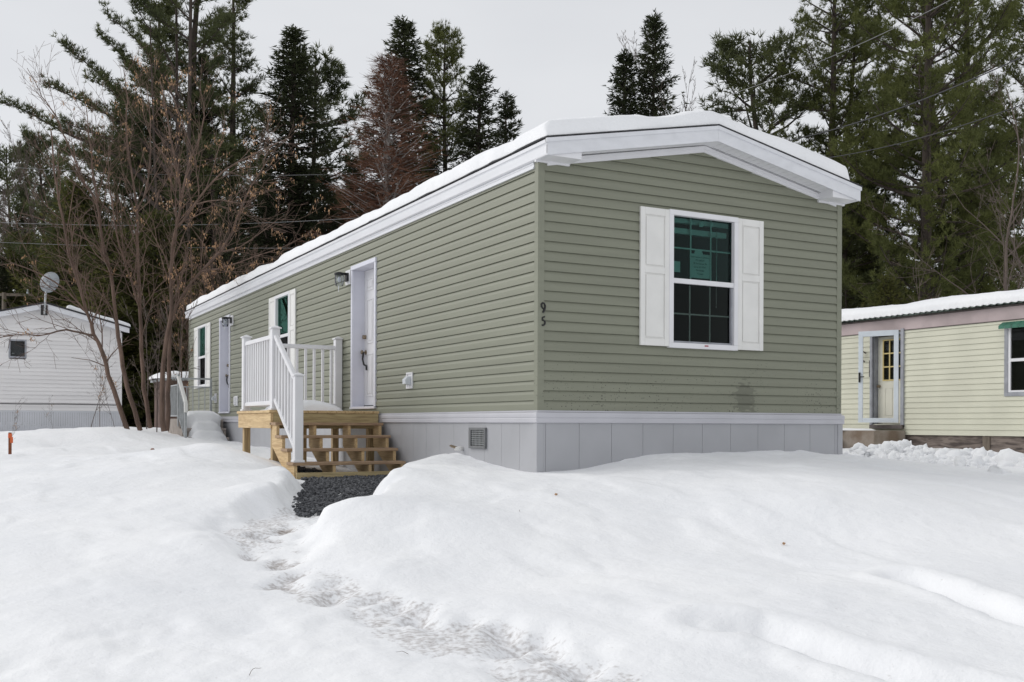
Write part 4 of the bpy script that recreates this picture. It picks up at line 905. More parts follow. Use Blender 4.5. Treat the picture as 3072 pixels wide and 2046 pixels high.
# snow patch on its right roof slope
roof_blanket('roof_snow_patch', -1.9, .06, VW-.1, VW+9, lambda X: 3.718-np.abs(X-xm)*.262, .17, .2, 'snow left on the right roof slope of the white house', 'snow', 20, 40, 15, base=.5)
mb = MB(); dr_ = empty('satellite_dish', (-2.6, VW-.3, 3.4), 'grey satellite dish on a mast at the white house gable', 'satellite dish')
mb.tube([(-2.60, VW-.34, 3.30), (-2.58, VW-.34, 3.55), (-2.56, VW-.34, 3.95), (-2.50, VW-.30, 4.2)], .035, 8); mb.build('mast', 'galvanised', dr_)
mb = MB(); mb.box(-2.70, -2.50, VW-.35, VW-.30, 3.28, 3.60); mb.build('bracket', 'black', dr_)
dc_ = at_plane(390/2.613, 780+175/2.613, 1, VW-.3); mb = MB(); vs = []; n = 28
ax_ = Vector((-.45, -.75, .25)).normalized(); e1 = ax_.cross(Vector((0, 0, 1))).normalized(); e2 = e1.cross(ax_)
rings = [(.34, .012), (.34, 0), (.30, .03), (.2, .06), (.1, .075), (0.001, .08)]
for r, dpt in rings:
    for k in range(n): t = 2*math.pi*k/n; vs.append(Vector(dc_)+e1*(r*.92*math.cos(t))+e2*(r*1.05*math.sin(t))-ax_*(-dpt))
mb.add(vs, [(i*n+k, i*n+(k+1) % n, (i+1)*n+(k+1) % n, (i+1)*n+k) for i in range(len(rings)-1) for k in range(n)]+[tuple(range((len(rings)-1)*n, len(rings)*n)), tuple(range(n))]); mb.build('dish', 'dish_grey', dr_, smooth=True)
mb = MB(); c = Vector(dc_)+ax_*.12-e2*.16; mb.tube([c-ax_*.06, c+ax_*.05], .09, 14); mb.build('mount', 'galvanised', dr_, .01)
# shed
Sh = empty('shed', (-.5, 21.6, -.3), 'low brown shed with snow on top between the bare trees and the green house', 'shed')
q0 = at_depth(500, 1135, 28.5); q1 = at_depth(640, 1135, 28.5)
mb = MB(); mb.box(q0[0], q1[0], q0[1], q0[1]+2, -.4, 1.05); Sh.location = ((q0[0]+q1[0])/2, q0[1]+1, -.4); mb.build('wall', 'shed_brown', Sh)
mb = MB(); mb.box(q0[0]-.1, q1[0]+.1, q0[1]-.1, q0[1]+2.1, 1.05, 1.11); mb.build('roof', 'galvanised', Sh)
mound('shed_snow', (q0[0]+q1[0])/2, q0[1]+1, .95, 1.15, lambda x, y: 1.111, .22, 'white snow cap on the low brown shed roof', 19)

# ================================================================ small things in the snow
p = at_depth(30, 1352, 13.6); p[2] = gz(p[0], p[1])
st = empty('survey_stake', p, 'short brown stake with orange flagging stuck in the snow on the left', 'stake')
mb = MB(); mb.box(p[0]-.02, p[0]+.02, p[1]-.01, p[1]+.01, p[2]-.15, p[2]+.29); mb.build('stick', 'stake_wood', st)
mb = MB(); mb.box(p[0]-.023, p[0]+.023, p[1]-.013, p[1]+.013, p[2]+.215, p[2]+.275); mb.box(p[0]+.0, p[0]+.035, p[1]-.018, p[1]-.015, p[2]+.15, p[2]+.23); mb.build('flagging_tape', 'orange_flag', st, .003)
p = at_depth(457.5, 1352, 14.2); p[2] = gz(p[0], p[1])
fg = empty('garden_figurine', p, 'tiny brown garden figurine poking out of the snow', 'figurine')
mb = MB(); mb.lathe([(.035, -.05), (.045, 0), (.035, .05), (.018, .075)], p, 12); mb.build('body', 'gnome_brown', fg, smooth=True)
mb = MB(); mb.lathe([(.012, .07), (.028, .085), (.028, .11), (.015, .128)], p, 12); mb.build('head', 'gnome_brown', fg, smooth=True)
p = at_depth(471.5, 1358, 14.0); p[2] = gz(p[0], p[1])
lt_ = empty('garden_lantern', p, 'small dark green garden lantern beside the figurine in the snow', 'lantern')
mb = MB(); mb.box(p[0]-.065, p[0]+.065, p[1]-.05, p[1]+.05, p[2]-.05, p[2]+.03); mb.build('base', 'vent_grey', lt_, .008)
mb = MB(); mb.box(p[0]-.06, p[0]-.005, p[1]-.04, p[1]+.04, p[2]+.03, p[2]+.10); mb.box(p[0]+.005, p[0]+.06, p[1]-.04, p[1]+.04, p[2]+.03, p[2]+.105); mb.build('housing', 'black', lt_, .008)
for i, (a, b, lb) in enumerate(((700+225/3.734, 1180+618/3.734, 'curled brown leaf on the snow under the porch'), (1700+1120/1.7165, 1250+636/1.7165, 'small brown leaf on the smooth snow in front of the gable'), (500+2117/1.8115, 1250+527/1.8115, 'tiny dark leaf scrap on the snow right of the path'))):
    q = at_ground(a, b) if i else np.array([-1.25, 5.1, 0]); q[2] = gz(q[0], q[1])+.012; s_ = .05 if i == 0 else .02
    mb = MB(); mb.add([(q[0]-s_, q[1], q[2]), (q[0], q[1]-s_*.5, q[2]+s_*.4), (q[0]+s_, q[1]+s_*.2, q[2]+s_*.1), (q[0], q[1]+s_*.6, q[2]+s_*.5), (q[0], q[1], q[2]-.01)], [(0, 1, 3), (1, 2, 3), (0, 4, 1), (1, 4, 2), (2, 4, 3), (3, 4, 0)])
    tag(mb.build('fallen_leaf', 'leaf_brown'), lb, 'leaf')

for i, (a, b, ln, an, lb) in enumerate(((748, 2025, .12, .9, 'thin dry stem lying on the snow near the bottom left'), (1225, 1955, .06, 2.4, 'dark twig on the snow just below the trodden path'), (1560, 1580, .05, 1.2, 'tiny twig on the smooth snow right of the path'))):
    q = at_ground(a, b); n_ = 6; pts = [(q[0]+math.cos(an)*ln*t/n_, q[1]+math.sin(an)*ln*t/n_+.01*math.sin(t), gz(q[0]+math.cos(an)*ln*t/n_, q[1]+math.sin(an)*ln*t/n_)+.006+.01*math.sin(t*.5)) for t in range(n_+1)]
    mb = MB(); mb.tube(pts, .0013, 5, .0007); tag(mb.build('twig', 'bark_twig'), lb, 'twig')
# ================================================================ wires and pole
def wire(pts, r, m, label, sag=.3):
    P = [Vector(at_depth(*q)) for q in pts]; n = 24; mb = MB(); Q = []
    for i in range(n+1): t = i/n; p = P[0].lerp(P[-1], t); p.z -= sag*4*t*(1-t); Q.append(p)
    mb.tube(Q, r, 5); return tag(mb.build('power_line', m, smooth=True), label, 'power line')
wire([(-250, 478, 40), (1335, 506, 44)], .010, 'wire_pale', 'topmost thin wire crossing the trees on the left', .45)
wire([(-250, 655, 37), (1250, 640, 40)], .010, 'wire_pale', 'middle wire crossing the bare trees on the left', .35)
wire([(-250, 715, 37), (1100, 742, 40)], .009, 'wire_pale', 'lowest wire crossing the bare trees on the left', .15)
wire([(2100, 310, 34), (3010, -85, 26)], .010, 'wire_pale', 'uppermost thin wire in front of the right pines', .3)
wire([(2290, 436, 34), (3200, 105, 24)], .017, 'wire', 'thick dark cable rising to the right in front of the pines', .35)
wire([(2430, 480, 33), (3200, 262, 23)], .012, 'wire', 'lower dark cable rising to the right in front of the pines', .25)
p = at_depth(13, 960, 44)
up_ = empty('utility_pole', (p[0], p[1], -.3), 'weathered utility pole with crossarm behind the white house', 'utility pole')
mb = MB(); mb.tube([(p[0], p[1], -.5), (p[0], p[1], at_depth(13, 878, 44)[2])], .14, 10, .10); mb.build('pole', 'wood_pole', up_)
zc = at_depth(13, 884, 44)[2]; mb = MB(); mb.beam((p[0]-1.1, p[1]+.5, zc), (p[0]+1.1, p[1]-.5, zc), .09, .11); mb.build('crossarm', 'wood_pole', up_)
for k in (-.9, .9):
    mb = MB(); mb.lathe([(.05, 0), (.07, .05), (.04, .1), (.06, .15), (.02, .2)], (p[0]+k, p[1]-k*.45, zc+.05), 8); mb.build('insulator', 'insulator', up_)

# ================================================================ trees
def blades(P, D, L_, Wd, K, rng, spread=1.0, fwd=.7):
    n = len(P); P = np.repeat(P, K, 0); D = np.repeat(D, K, 0); L_ = np.repeat(L_, K)
    R_ = rng.normal(0, 1, (n*K, 3)); R_ /= np.linalg.norm(R_, axis=1)[:, None]
    d = D*fwd+R_*spread*.75; d /= np.linalg.norm(d, axis=1)[:, None]; s_ = np.cross(d, rng.normal(0, 1, (n*K, 3))); s_ /= np.linalg.norm(s_, axis=1)[:, None]+1e-9
    l = (L_*rng.uniform(.65, 1.25, n*K))[:, None]; w = Wd*rng.uniform(.7, 1.3, (n*K, 1)); st_ = P+rng.normal(0, .02, (n*K, 3))
    V = np.stack([st_-s_*w*.35, st_+s_*w*.35, st_+d*l], 1).reshape(-1, 3)
    return V, np.arange(n*K*3).reshape(-1, 3)
def tubes(segs, n=4):
    S_ = np.array([(*a, *b, r, q) for a, b, r, q in segs]); p, q = S_[:, :3], S_[:, 3:6]; d = q-p; d /= np.linalg.norm(d, axis=1)[:, None]+1e-9
    ref = np.where(np.abs(d[:, 2:3]) > .9, [[1., 0, 0]], [[0, 0, 1.]]); a = np.cross(d, ref); a /= np.linalg.norm(a, axis=1)[:, None]; b = np.cross(d, a); V = []
    for c, r in ((p, S_[:, 6]), (q, S_[:, 7])):
        for k in range(n): t = 2*math.pi*k/n; V.append(c+(a*math.cos(t)+b*math.sin(t))*r[:, None])
    V = np.stack(V, 1).reshape(-1, 3); m = len(S_); F = [[k, (k+1) % n, n+(k+1) % n, n+k] for k in range(n)]
    return V, (np.array(F)[None]+2*n*np.arange(m)[:, None, None]).reshape(-1, 4)
PROTO = {}
def make_proto(key, segs, crown, bark, leaf, tn=5):
    V, F = tubes(segs, tn); me = npmesh('trunk', V, F, bark, smooth=True); t = me.data; bpy.data.objects.remove(me); c = None
    if crown is not None:
        o = npmesh('crown', crown[0], crown[1], leaf); c = o.data; bpy.data.objects.remove(o)
    PROTO[key] = (t, c)
def spruce(key, H_, R_, seed, leaf='needles_spruce', base=.04, dens=1.0, K=4, droop=.25, bark='bark_pine', expo=.85, bl=.15, bw=.062, lean=0):
    rng = np.random.RandomState(seed); segs = []; P = []; D = []
    nz_ = 14; tp = [np.array([.05*math.sin(i*.9+seed)*i/nz_, .05*math.cos(i*.7)*i/nz_, H_*i/nz_]) for i in range(nz_+1)]
    r0 = H_*.0125
    for i in range(nz_): segs.append((tp[i], tp[i+1], r0*(1-i/nz_)+.012, r0*(1-(i+1)/nz_)+.012))
    z = H_*base
    while z < H_*.985:
        t = (z/H_-base)/(1-base); rad = R_*((1-t)**expo)*(.55+.45*min(1, t*5+.4)); nb = int(5+3*dens)
        az0 = rng.uniform(0, 6.28)
        for k in range(nb):
            az = az0+k*6.283/nb+rng.uniform(-.35, .35); ln = rad*rng.uniform(.62, 1.12)+.10; el = .55*t+.05-droop*(1-t)*rng.uniform(.5, 1.2)
            p = np.array([0, 0, z+rng.uniform(-.15, .15)]); d = np.array([math.cos(az)*math.cos(el), math.sin(az)*math.cos(el), math.sin(el)]); n = max(3, int(ln/.3)); st_ = ln/n; r = .012+ln*.009
            for i in range(n):
                d2 = nrm(d+np.array([0, 0, .07*(i/n)])+rng.normal(0, .05, 3)); q = p+d2*st_; segs.append((p, q, r*(1-i/n)+.004, r*(1-(i+1)/n)+.004)); 
                tw = (ln-(i+.5)*st_)*.42+.12
                for sgn in (-1, 1):
                    side = nrm(np.cross(d2, [0, 0, 1])*sgn+d2*.8+np.array([0, 0, rng.uniform(-.45, .05)])); m = max(1, int(tw/.13*dens))
                    for j in range(m):
                        if rng.rand() < .93: P.append(p+(q-p)*rng.rand()+side*tw*(j+rng.rand()*.6)/m); D.append(nrm(side+np.array([0, 0, -.15])))
                P.append(q); D.append(d2); p, d = q, d2
        z += rng.uniform(.20, .34)*(1+.4*(1-t))/dens**.5
    for i in range(8): P.append(np.array([0, 0, H_*(1-.012*i)])); D.append(np.array([0, 0, 1.]))
    P = np.array(P)+rng.normal(0, .03, (len(P), 3)); D = np.array(D); V, F = blades(P, D, np.full(len(P), bl), bw, K, rng, .8, .9)
    make_proto(key, segs, (V, F), bark, leaf, 4); print(key, len(F))
def pine(key, H_, R_, seed, base=.25, leaf='needles_pine', dens=1.0, step=.75, gaps=.15, K=9, bl=.21, bw=.042, expo=.55, upc=.16, asym=None, forks=0, flat=.8):
    rng = np.random.RandomState(seed); segs = []; P = []; D = []
    stems = [(np.array([0, 0, 0.]), np.array([0, 0, H_]), H_*.016, base)]
    for f in range(forks):
        a = rng.uniform(0, 6.28); z0 = H_*rng.uniform(.18, .4); stems.append((np.array([0, 0, z0]), np.array([math.cos(a)*R_*.45, math.sin(a)*R_*.45, H_*rng.uniform(.88, .99)]), H_*.010, max(0, (base*H_-z0)/H_)))
    for s0, s1, r0, bs in stems:
        n = 16; pts = []
        for i in range(n+1):
            t = i/n; q = s0+(s1-s0)*np.array([min(1, t**.6*1.0) if s0[2] > 0 else t]*2+[t]); pts.append(q+np.array([vnoise(t*4, seed, 1, 3), vnoise(t*4, seed+5, 1, 4), 0])*.35*min(1, t*3))
        for i in range(n): segs.append((pts[i], pts[i+1], r0*(1-.85*i/n), r0*(1-.85*(i+1)/n)))
        ln0 = s1[2]-s0[2]; z = s0[2]+ln0*bs
        while z < s1[2]*.99:
            t = (z-s0[2])/ln0; c = np.array([np.interp(t, np.linspace(0, 1, n+1), [q[k] for q in pts]) for k in range(3)])
            tt = (t-bs)/(1-bs+1e-6); rad = R_*((1-tt)**expo)*(.7+.3*min(1, tt*4))*(1 if s0[2] == 0 else .7); az0 = rng.uniform(0, 6.28)
            for k in range(int(3+2*dens)):
                if rng.rand() < gaps: continue
                az = az0+k*6.283/int(3+2*dens)+rng.uniform(-.5, .5); ln = rad*rng.uniform(.5, 1.15)+.25
                if asym: ln *= 1+asym[1]*max(0, math.cos(az-asym[0]))**2
                el = rng.uniform(.0, .3)+.45*tt**2; p = c.copy(); d = np.array([math.cos(az)*math.cos(el), math.sin(az)*math.cos(el), math.sin(el)]); m = max(4, int(ln/.38)); st_ = ln/m; r = .02+ln*.012
                for i in range(m):
                    f = i/m; d = nrm(d+np.array([0, 0, upc*f])+rng.normal(0, .07, 3)); q = p+d*st_; segs.append((p, q, r*(1-f*.85), r*(1-(i+1)/m*.85)))
                    if f > .22 or ln < 1.2:
                        for sgn in (-1, 1):
                            if rng.rand() < .12: continue
                            sl_ = (ln*(1-f)*.38+.28)*rng.uniform(.6, 1.2); sd2 = nrm(np.cross(d, [0, 0, 1])*sgn*rng.uniform(.6, 1.1)+d*.75+np.array([0, 0, rng.uniform(-.05, .35)])); mm = max(2, int(sl_/.16*dens)); a_ = p+(q-p)*rng.rand()
                            if sl_ > .5: segs.append((a_, a_+sd2*sl_*.85, .012, .005))
                            for j in range(mm):
                                g = (j+1)/mm; pp = a_+sd2*sl_*g+np.array([0, 0, .12*g*g]); P.append(pp); D.append(nrm(sd2*.6+np.array([0, 0, .6])))
                                if g > .4:
                                    for s3 in (-1, 1): P.append(pp+np.cross(sd2, [0, 0, 1])*s3*rng.uniform(.06, .18)+sd2*.05); D.append(nrm(sd2*.5+np.cross(sd2, [0, 0, 1])*s3*.5+np.array([0, 0, .5])))
                    p = q
                for j in range(3): P.append(p+d*.06*j); D.append(nrm(d+np.array([0, 0, .4])))
            z += step*rng.uniform(.6, 1.3)
    P = np.array(P); P = P+rng.normal(0, .05, P.shape); V, F = blades(P, np.array(D), np.full(len(P), bl), bw, K, rng, 1.0, .75)
    make_proto(key, segs, (V, F), 'bark_pine', leaf, 6); print(key, len(F))
def bare(key, H_, seed, bark='bark_twig', lean=(0, 0), levels=4, nch=(11, 8, 6, 4), spreadang=.6, seeds=0, r0=None, rel=(.5, .45, .42, .4), first=.22, upt=.10, rmin=.0045, curve=.05, fine=1.0):
    rng = np.random.RandomState(seed); segs = []; SP = []; stack = [(np.zeros(3), nrm([lean[0], lean[1], 1]), H_, r0 or H_*.010, 0)]
    while stack:
        p, d, ln, r, lv_ = stack.pop(); n = max(3, int(ln/(.35 if lv_ < 2 else .22))); st_ = ln/n; pts = [p]; ds = [d]
        for i in range(n):
            d = nrm(d+rng.normal(0, curve+.03*lv_, 3)+np.array([0, 0, upt*(.5 if lv_ == 0 else 1)/max(1, n/6)])); q = p+d*st_; a, b = r*(1-.78*i/n), r*(1-.78*(i+1)/n); segs.append((p, q, max(a, rmin), max(b, rmin*.8))); p = q; pts.append(p); ds.append(d)
        if lv_ < levels:
            nc = nch[lv_] if lv_ < len(nch) else 3; nc = max(1, int(nc*rng.uniform(.7, 1.2)*min(1, ln/ (1.2*.5**lv_)) ))
            for k in range(nc):
                f = (first if lv_ == 0 else .15)+(1-(first if lv_ == 0 else .15))*(k+rng.rand())/nc; i = min(n-1, int(f*n)); dd = ds[i]; o = nrm(np.cross(dd, rng.normal(0, 1, 3))); an = spreadang*rng.uniform(.6, 1.3)
                stack.append((pts[i], nrm(dd*math.cos(an)+o*math.sin(an)), ln*rel[lv_]*rng.uniform(.6, 1.15)*(1.15-.55*f), max(rmin, r*(1-.78*f)*.6), lv_+1))
        if lv_ >= 2 and seeds and rng.rand() < seeds: SP.append(pts[-1]); SP.append(pts[len(pts)//2])
    cr_ = None
    if SP:
        SP = np.array(SP); SP = np.repeat(SP, 3, 0)+rng.normal(0, .05, (len(SP)*3, 3)); cr_ = blades(SP, np.tile([[0, 0, -1.]], (len(SP), 1)), np.full(len(SP), .065), .05, 3, rng, .5, .9)
    make_proto(key, segs, cr_, bark, 'leaf_brown', 4 if H_ > 3 else 3); print(key, len(segs))
def tree(kind, key, x, y, h, H0, label, group=None, rz=0., z=None, cat='tree', sxy=1.0):
    t, c = PROTO[key]; e = empty(kind, (x, y, (gz(x, y) if z is None else z)-.05), label, cat, group, rz); s_ = h/H0; e.scale = (s_*sxy, s_*sxy, s_)
    for nm, me in (('trunk', t), ('crown', c)):
        if me is None: continue
        o = bpy.data.objects.new(nm, me); COL.objects.link(o); o.parent = e
    return e
def ptree(kind, key, px, ytop, d, H0, label, group=None, rz=0., cat='tree', sxy=1.0):
    p = at_depth(px, ytop, d); g = gz(p[0], p[1]); return tree(kind, key, p[0], p[1], p[2]-g+.05, H0, label, group, rz, g, cat, sxy)
spruce('spruceA', 15, 3.0, 1, dens=1.3, expo=.9, K=3); spruce('spruceB', 13, 2.4, 2, dens=1.35, droop=.4, K=3); spruce('spruceC', 12, 2.2, 3, dens=1.15, K=3)
spruce('hemlock', 9, 3.2, 5, leaf='needles_olive', dens=1.2, K=4, droop=.1, expo=.6, bl=.17, bw=.065)
pine('pineA', 20, 3.9, 11, base=.14, forks=2, leaf='needles_pine_grey', dens=1.1, upc=.13, gaps=.2)
pine('pineB', 17, 2.8, 12, base=.14, leaf='needles_pine_grey', gaps=.22, forks=0, dens=1.0, expo=.85, upc=.22)
pine('pineC', 20, 5.0, 13, base=.12, leaf='needles_pine', dens=1.2, forks=1, gaps=.20, K=10, step=.65)
pine('pineD', 18, 4.2, 14, base=.10, leaf='needles_pine', dens=1.15, gaps=.20, K=10, step=.6)
pine('pineE', 11, 3.0, 15, base=.18, leaf='needles_pine_grey', gaps=.2, dens=1.2)
spruce('larch', 13, 2.6, 21, leaf='larch_twig', dens=1.2, K=4, droop=-.25, bark='bark_birch', expo=.8, bl=.26, bw=.024, base=.16)
EL = dict(nch=(12, 8, 6, 4), rel=(.52, .5, .45, .42), spreadang=.55, upt=.16, first=.15, rmin=.0038, curve=.05)
bare('elderB', 6.2, 32, 'bark_elder', (-.10, 0), seeds=.02, r0=.045, **EL); bare('elderC', 6.0, 33, 'bark_elder', (.16, .0), seeds=.03, r0=.045, **EL)
bare('bareD', 9, 34, 'bark_twig', (.02, 0), r0=.07, spreadang=.5, upt=.2); bare('elderR', 9, 38, 'bark_twig', (-.08, 0), r0=.045, spreadang=.75, upt=.06, nch=(11, 7, 5, 3), rel=(.48, .48, .42, .4), rmin=.0032); bare('shrub', 2.4, 35, 'bark_twig', (.1, 0), levels=3, nch=(7, 5, 4), r0=.014, seeds=0, rmin=.004, first=.2)
bare('sapling', 3.2, 36, 'bark_twig', (.2, 0), levels=3, nch=(6, 4, 3), r0=.012, seeds=.03, first=.3, rmin=.0035)

# left group
ptree('white_pine', 'pineB', 590, -150, 47, 17, 'white pine directly behind the trunks of the tallest pine', rz=2.6, sxy=1.2)
ptree('white_pine', 'pineB', 705, -60, 45, 17, 'slim white pine right of the tall many-trunked pine, its top beyond the frame', rz=1.0)
ptree('white_pine', 'pineB', 470, 20, 47, 17, 'white pine half hidden behind the tall many-trunked pine', rz=4.0, sxy=1.3)
ptree('white_pine', 'pineE', 350, 420, 50, 11, 'broad white pine behind the bare tree clump', rz=.5, sxy=1.35)
ptree('spruce', 'spruceB', 612, 150, 46, 13, 'narrow dark spruce between the pines and the bare trees on the left', rz=.3, sxy=.8)
ptree('spruce', 'spruceA', 880, 75, 47, 15, 'large pointed dark spruce standing alone against the sky left of the larch', rz=1.3, sxy=1.65)
ptree('white_pine', 'pineE', 945, 190, 52, 11, 'white pine with upswept limbs showing behind the large dark spruce', rz=3.3, sxy=1.0)
ptree('spruce', 'spruceA', 1212, 50, 50, 15, 'dark spruce rising directly behind the brown larch', rz=2.2, sxy=1.6)
ptree('larch', 'larch', 1168, 165, 42, 13, 'reddish brown bare larch with a pale trunk', rz=.3, sxy=1.55)
ptree('white_pine', 'pineD', 1335, 118, 50, 18, 'loose white pine right of the brown larch', rz=2.1, sxy=.85)
ptree('spruce', 'spruceC', 1437, 185, 48, 12, 'slender spruce, third treetop to the right of the larch', rz=1.1, sxy=1.3)
ptree('spruce', 'spruceC', 1522, 275, 46, 12, 'small sparse spruce just above the roof snow, right of the slender one', rz=4.1, sxy=1.15)
ptree('white_pine', 'pineE', 125, 405, 60, 11, 'small layered pine above the white house', rz=2.1, sxy=.8)
ptree('white_pine', 'pineE', 25, 440, 70, 11, 'bushy pine at the left edge behind the small layered pine', rz=1.0)
ptree('hemlock', 'hemlock', 235, 545, 44, 9, 'bushy olive green evergreen behind the white house roof', rz=.4)
ptree('hemlock', 'hemlock', 60, 700, 50, 9, 'low olive evergreen left of the satellite dish', rz=2.4)
ptree('hemlock', 'hemlock', 420, 720, 46, 9, 'olive evergreen behind the bare tree clump', rz=4.4)
for i, (k, H0, px, yt, d) in enumerate((('spruceA', 15, 690, 560, 38), ('spruceB', 13, 540, 640, 39), ('hemlock', 9, 470, 640, 38), ('spruceA', 15, 800, 520, 42), ('pineE', 11, 640, 420, 43), ('hemlock', 9, 330, 690, 37), ('spruceB', 13, 975, 520, 42), ('spruceA', 15, 1060, 470, 50), ('spruceB', 13, 1290, 420, 52), ('pineE', 11, 420, 330, 46))):
    ptree({'pineE': 'white_pine', 'hemlock': 'hemlock'}.get(k, 'spruce'), k, px, yt, d, H0, ('dark evergreen filling the space below the tall left pines, behind the roof end', 'dark evergreen behind the tan-seeded bare tree', 'olive evergreen behind the middle bare stems', 'broad dark evergreen at the foot of the large pointed spruce', 'pine between the tallest left pine and the large spruce', 'olive evergreen just right of the satellite dish', 'dark evergreen between the large spruce and the larch', 'dark evergreen just left of the larch top', 'dark evergreen filling in right of the larch', 'pine behind the sweeping left limbs of the tallest pine')[i], rz=i*1.7, sxy=1.2)
# centre treetops
ptree('spruce', 'spruceB', 1962, 35, 50, 13, 'taller of the two spruces peeking above the roof ridge', rz=.7, sxy=1.05)
ptree('spruce', 'spruceB', 1876, 150, 50, 13, 'shorter of the two spruces peeking above the roof ridge', rz=2.9, sxy=1.2)
ptree('bare_tree', 'bareD', 2085, 300, 50, 9, 'pale leafless treetop showing above the roof ridge', rz=.3)
# right group
ptree('white_pine', 'pineE', 2262, 120, 40, 11, 'smaller white pine beside the roof edge, left of the big pines', rz=.9, sxy=1.15)
ptree('white_pine', 'pineC', 2500, -140, 38, 20, 'big white pine left of the two dark trunks, rising past the frame', rz=1.7, sxy=.95)
ptree('white_pine', 'pineD', 2775, -420, 33, 18, 'big white pine with a dark trunk behind the cream trailer', rz=.4, sxy=.8)
ptree('white_pine', 'pineC', 2900, -300, 36, 20, 'big white pine with a thick dark trunk, right of its neighbour', rz=4.0, sxy=.85)
ptree('white_pine', 'pineD', 3140, -200, 40, 18, 'white pine at the right edge behind bare twigs', rz=2.4, sxy=.9)
ptree('white_pine', 'pineE', 2540, 560, 36, 11, 'low young pine tucked beside the green house corner', rz=2.9, sxy=1.3)
ptree('hemlock', 'hemlock', 2660, 830, 30, 9, 'low evergreen bush above the cream trailer roof', rz=.1)
ptree('bare_tree', 'elderR', 3030, 260, 27, 9, 'leafless tree with reddish twigs at the right edge', rz=2.3)
ptree('bare_tree', 'elderR', 3130, 120, 29, 9, 'leafless tree partly outside the right edge of the photo', rz=.8)
ptree('bare_tree', 'sapling', 2830, 790, 24, 3.2, 'thin bare sapling leaning above the cream trailer roof', rz=3.0)
# box elder clump in front of the white house: each stem follows its own surveyed line
def smooth_line(pts, step=.22):
    P = np.array(pts, float); n = len(P); out_ = []
    for i in range(n-1):
        p0, p1, p2, p3 = P[max(i-1, 0)], P[i], P[i+1], P[min(i+2, n-1)]; m = max(2, int(np.linalg.norm(p2-p1)/step))
        for k in range(m):
            t = k/m; out_.append(.5*((2*p1)+(-p0+p2)*t+(2*p0-5*p1+4*p2-p3)*t*t+(-p0+3*p1-3*p2+p3)*t**3))
    return out_+[P[-1]]
def twigs(rng, segs, SP, p, d, ln, r, lv_, levels, seeds, rmin=.0028):
    n = max(3, int(ln/.16)); st_ = ln/n; pts = [p]; ds = [d]
    for i in range(n):
        d = nrm(d+rng.normal(0, .085, 3)+np.array([0, 0, .05])); q = p+d*st_; segs.append((p, q, max(r*(1-.75*i/n), rmin), max(r*(1-.75*(i+1)/n), rmin*.8))); p = q; pts.append(p); ds.append(d)
    if lv_ < levels:
        nc = max(1, int(ln*rng.uniform(3.6, 6)))
        for k in range(nc):
            i = min(n-1, int((.15+.85*(k+rng.rand())/nc)*n)); o = nrm(np.cross(ds[i], rng.normal(0, 1, 3))); an = rng.uniform(.4, .95)
            twigs(rng, segs, SP, pts[i], nrm(ds[i]*math.cos(an)+o*math.sin(an)), ln*rng.uniform(.28, .55), max(r*.5, rmin), lv_+1, levels, seeds, rmin)
    if lv_ >= 1 and rng.rand() < seeds: SP.append(pts[-1]); SP.append(pts[n//2])
def guided(key, seed, guides, base, seeds=0, levels=3, dens=3.6, tl=1.6, t0=.15, bark='bark_elder'):
    rng = np.random.RandomState(seed); segs = []; SP = []; base = np.array(base)
    for pts, r0, r1, f0 in guides:
        L3 = [np.array(at_depth(*q))-base for q in pts]; Q = smooth_line(L3); n = len(Q)-1; tot = sum(np.linalg.norm(Q[i+1]-Q[i]) for i in range(n))
        for i in range(n): Q[i+1] = Q[i+1]+rng.normal(0, .008, 3)
        for i in range(n): segs.append((Q[i], Q[i+1], r0+(r1-r0)*i/n, r0+(r1-r0)*(i+1)/n))
        for k in range(int(tot*dens)):
            f = f0+(1-f0)*(k+rng.rand())/int(tot*dens); i = min(n-1, int(f*n)); d = nrm(Q[i+1]-Q[i]); o = nrm(np.cross(d, rng.normal(0, 1, 3))); an = rng.uniform(.35, .9)
            twigs(rng, segs, SP, Q[i], nrm(d*math.cos(an)+o*math.sin(an)+np.array([0, 0, .15])), tl*rng.uniform(.45, 1.1)*(1.1-.45*f), min(.014, (r0+(r1-r0)*f)*.5), 1, levels, seeds)
    cr_ = None
    if SP:
        SP = np.array(SP); SP = np.repeat(SP, 4, 0)+rng.normal(0, .035, (len(SP)*4, 3)); cr_ = blades(SP, np.tile([[0, 0, -1.]], (len(SP), 1)), np.full(len(SP), .05), .030, 2, rng, .4, .9)
    make_proto(key, segs, cr_, bark, 'leaf_brown', 4); print(key, len(segs))
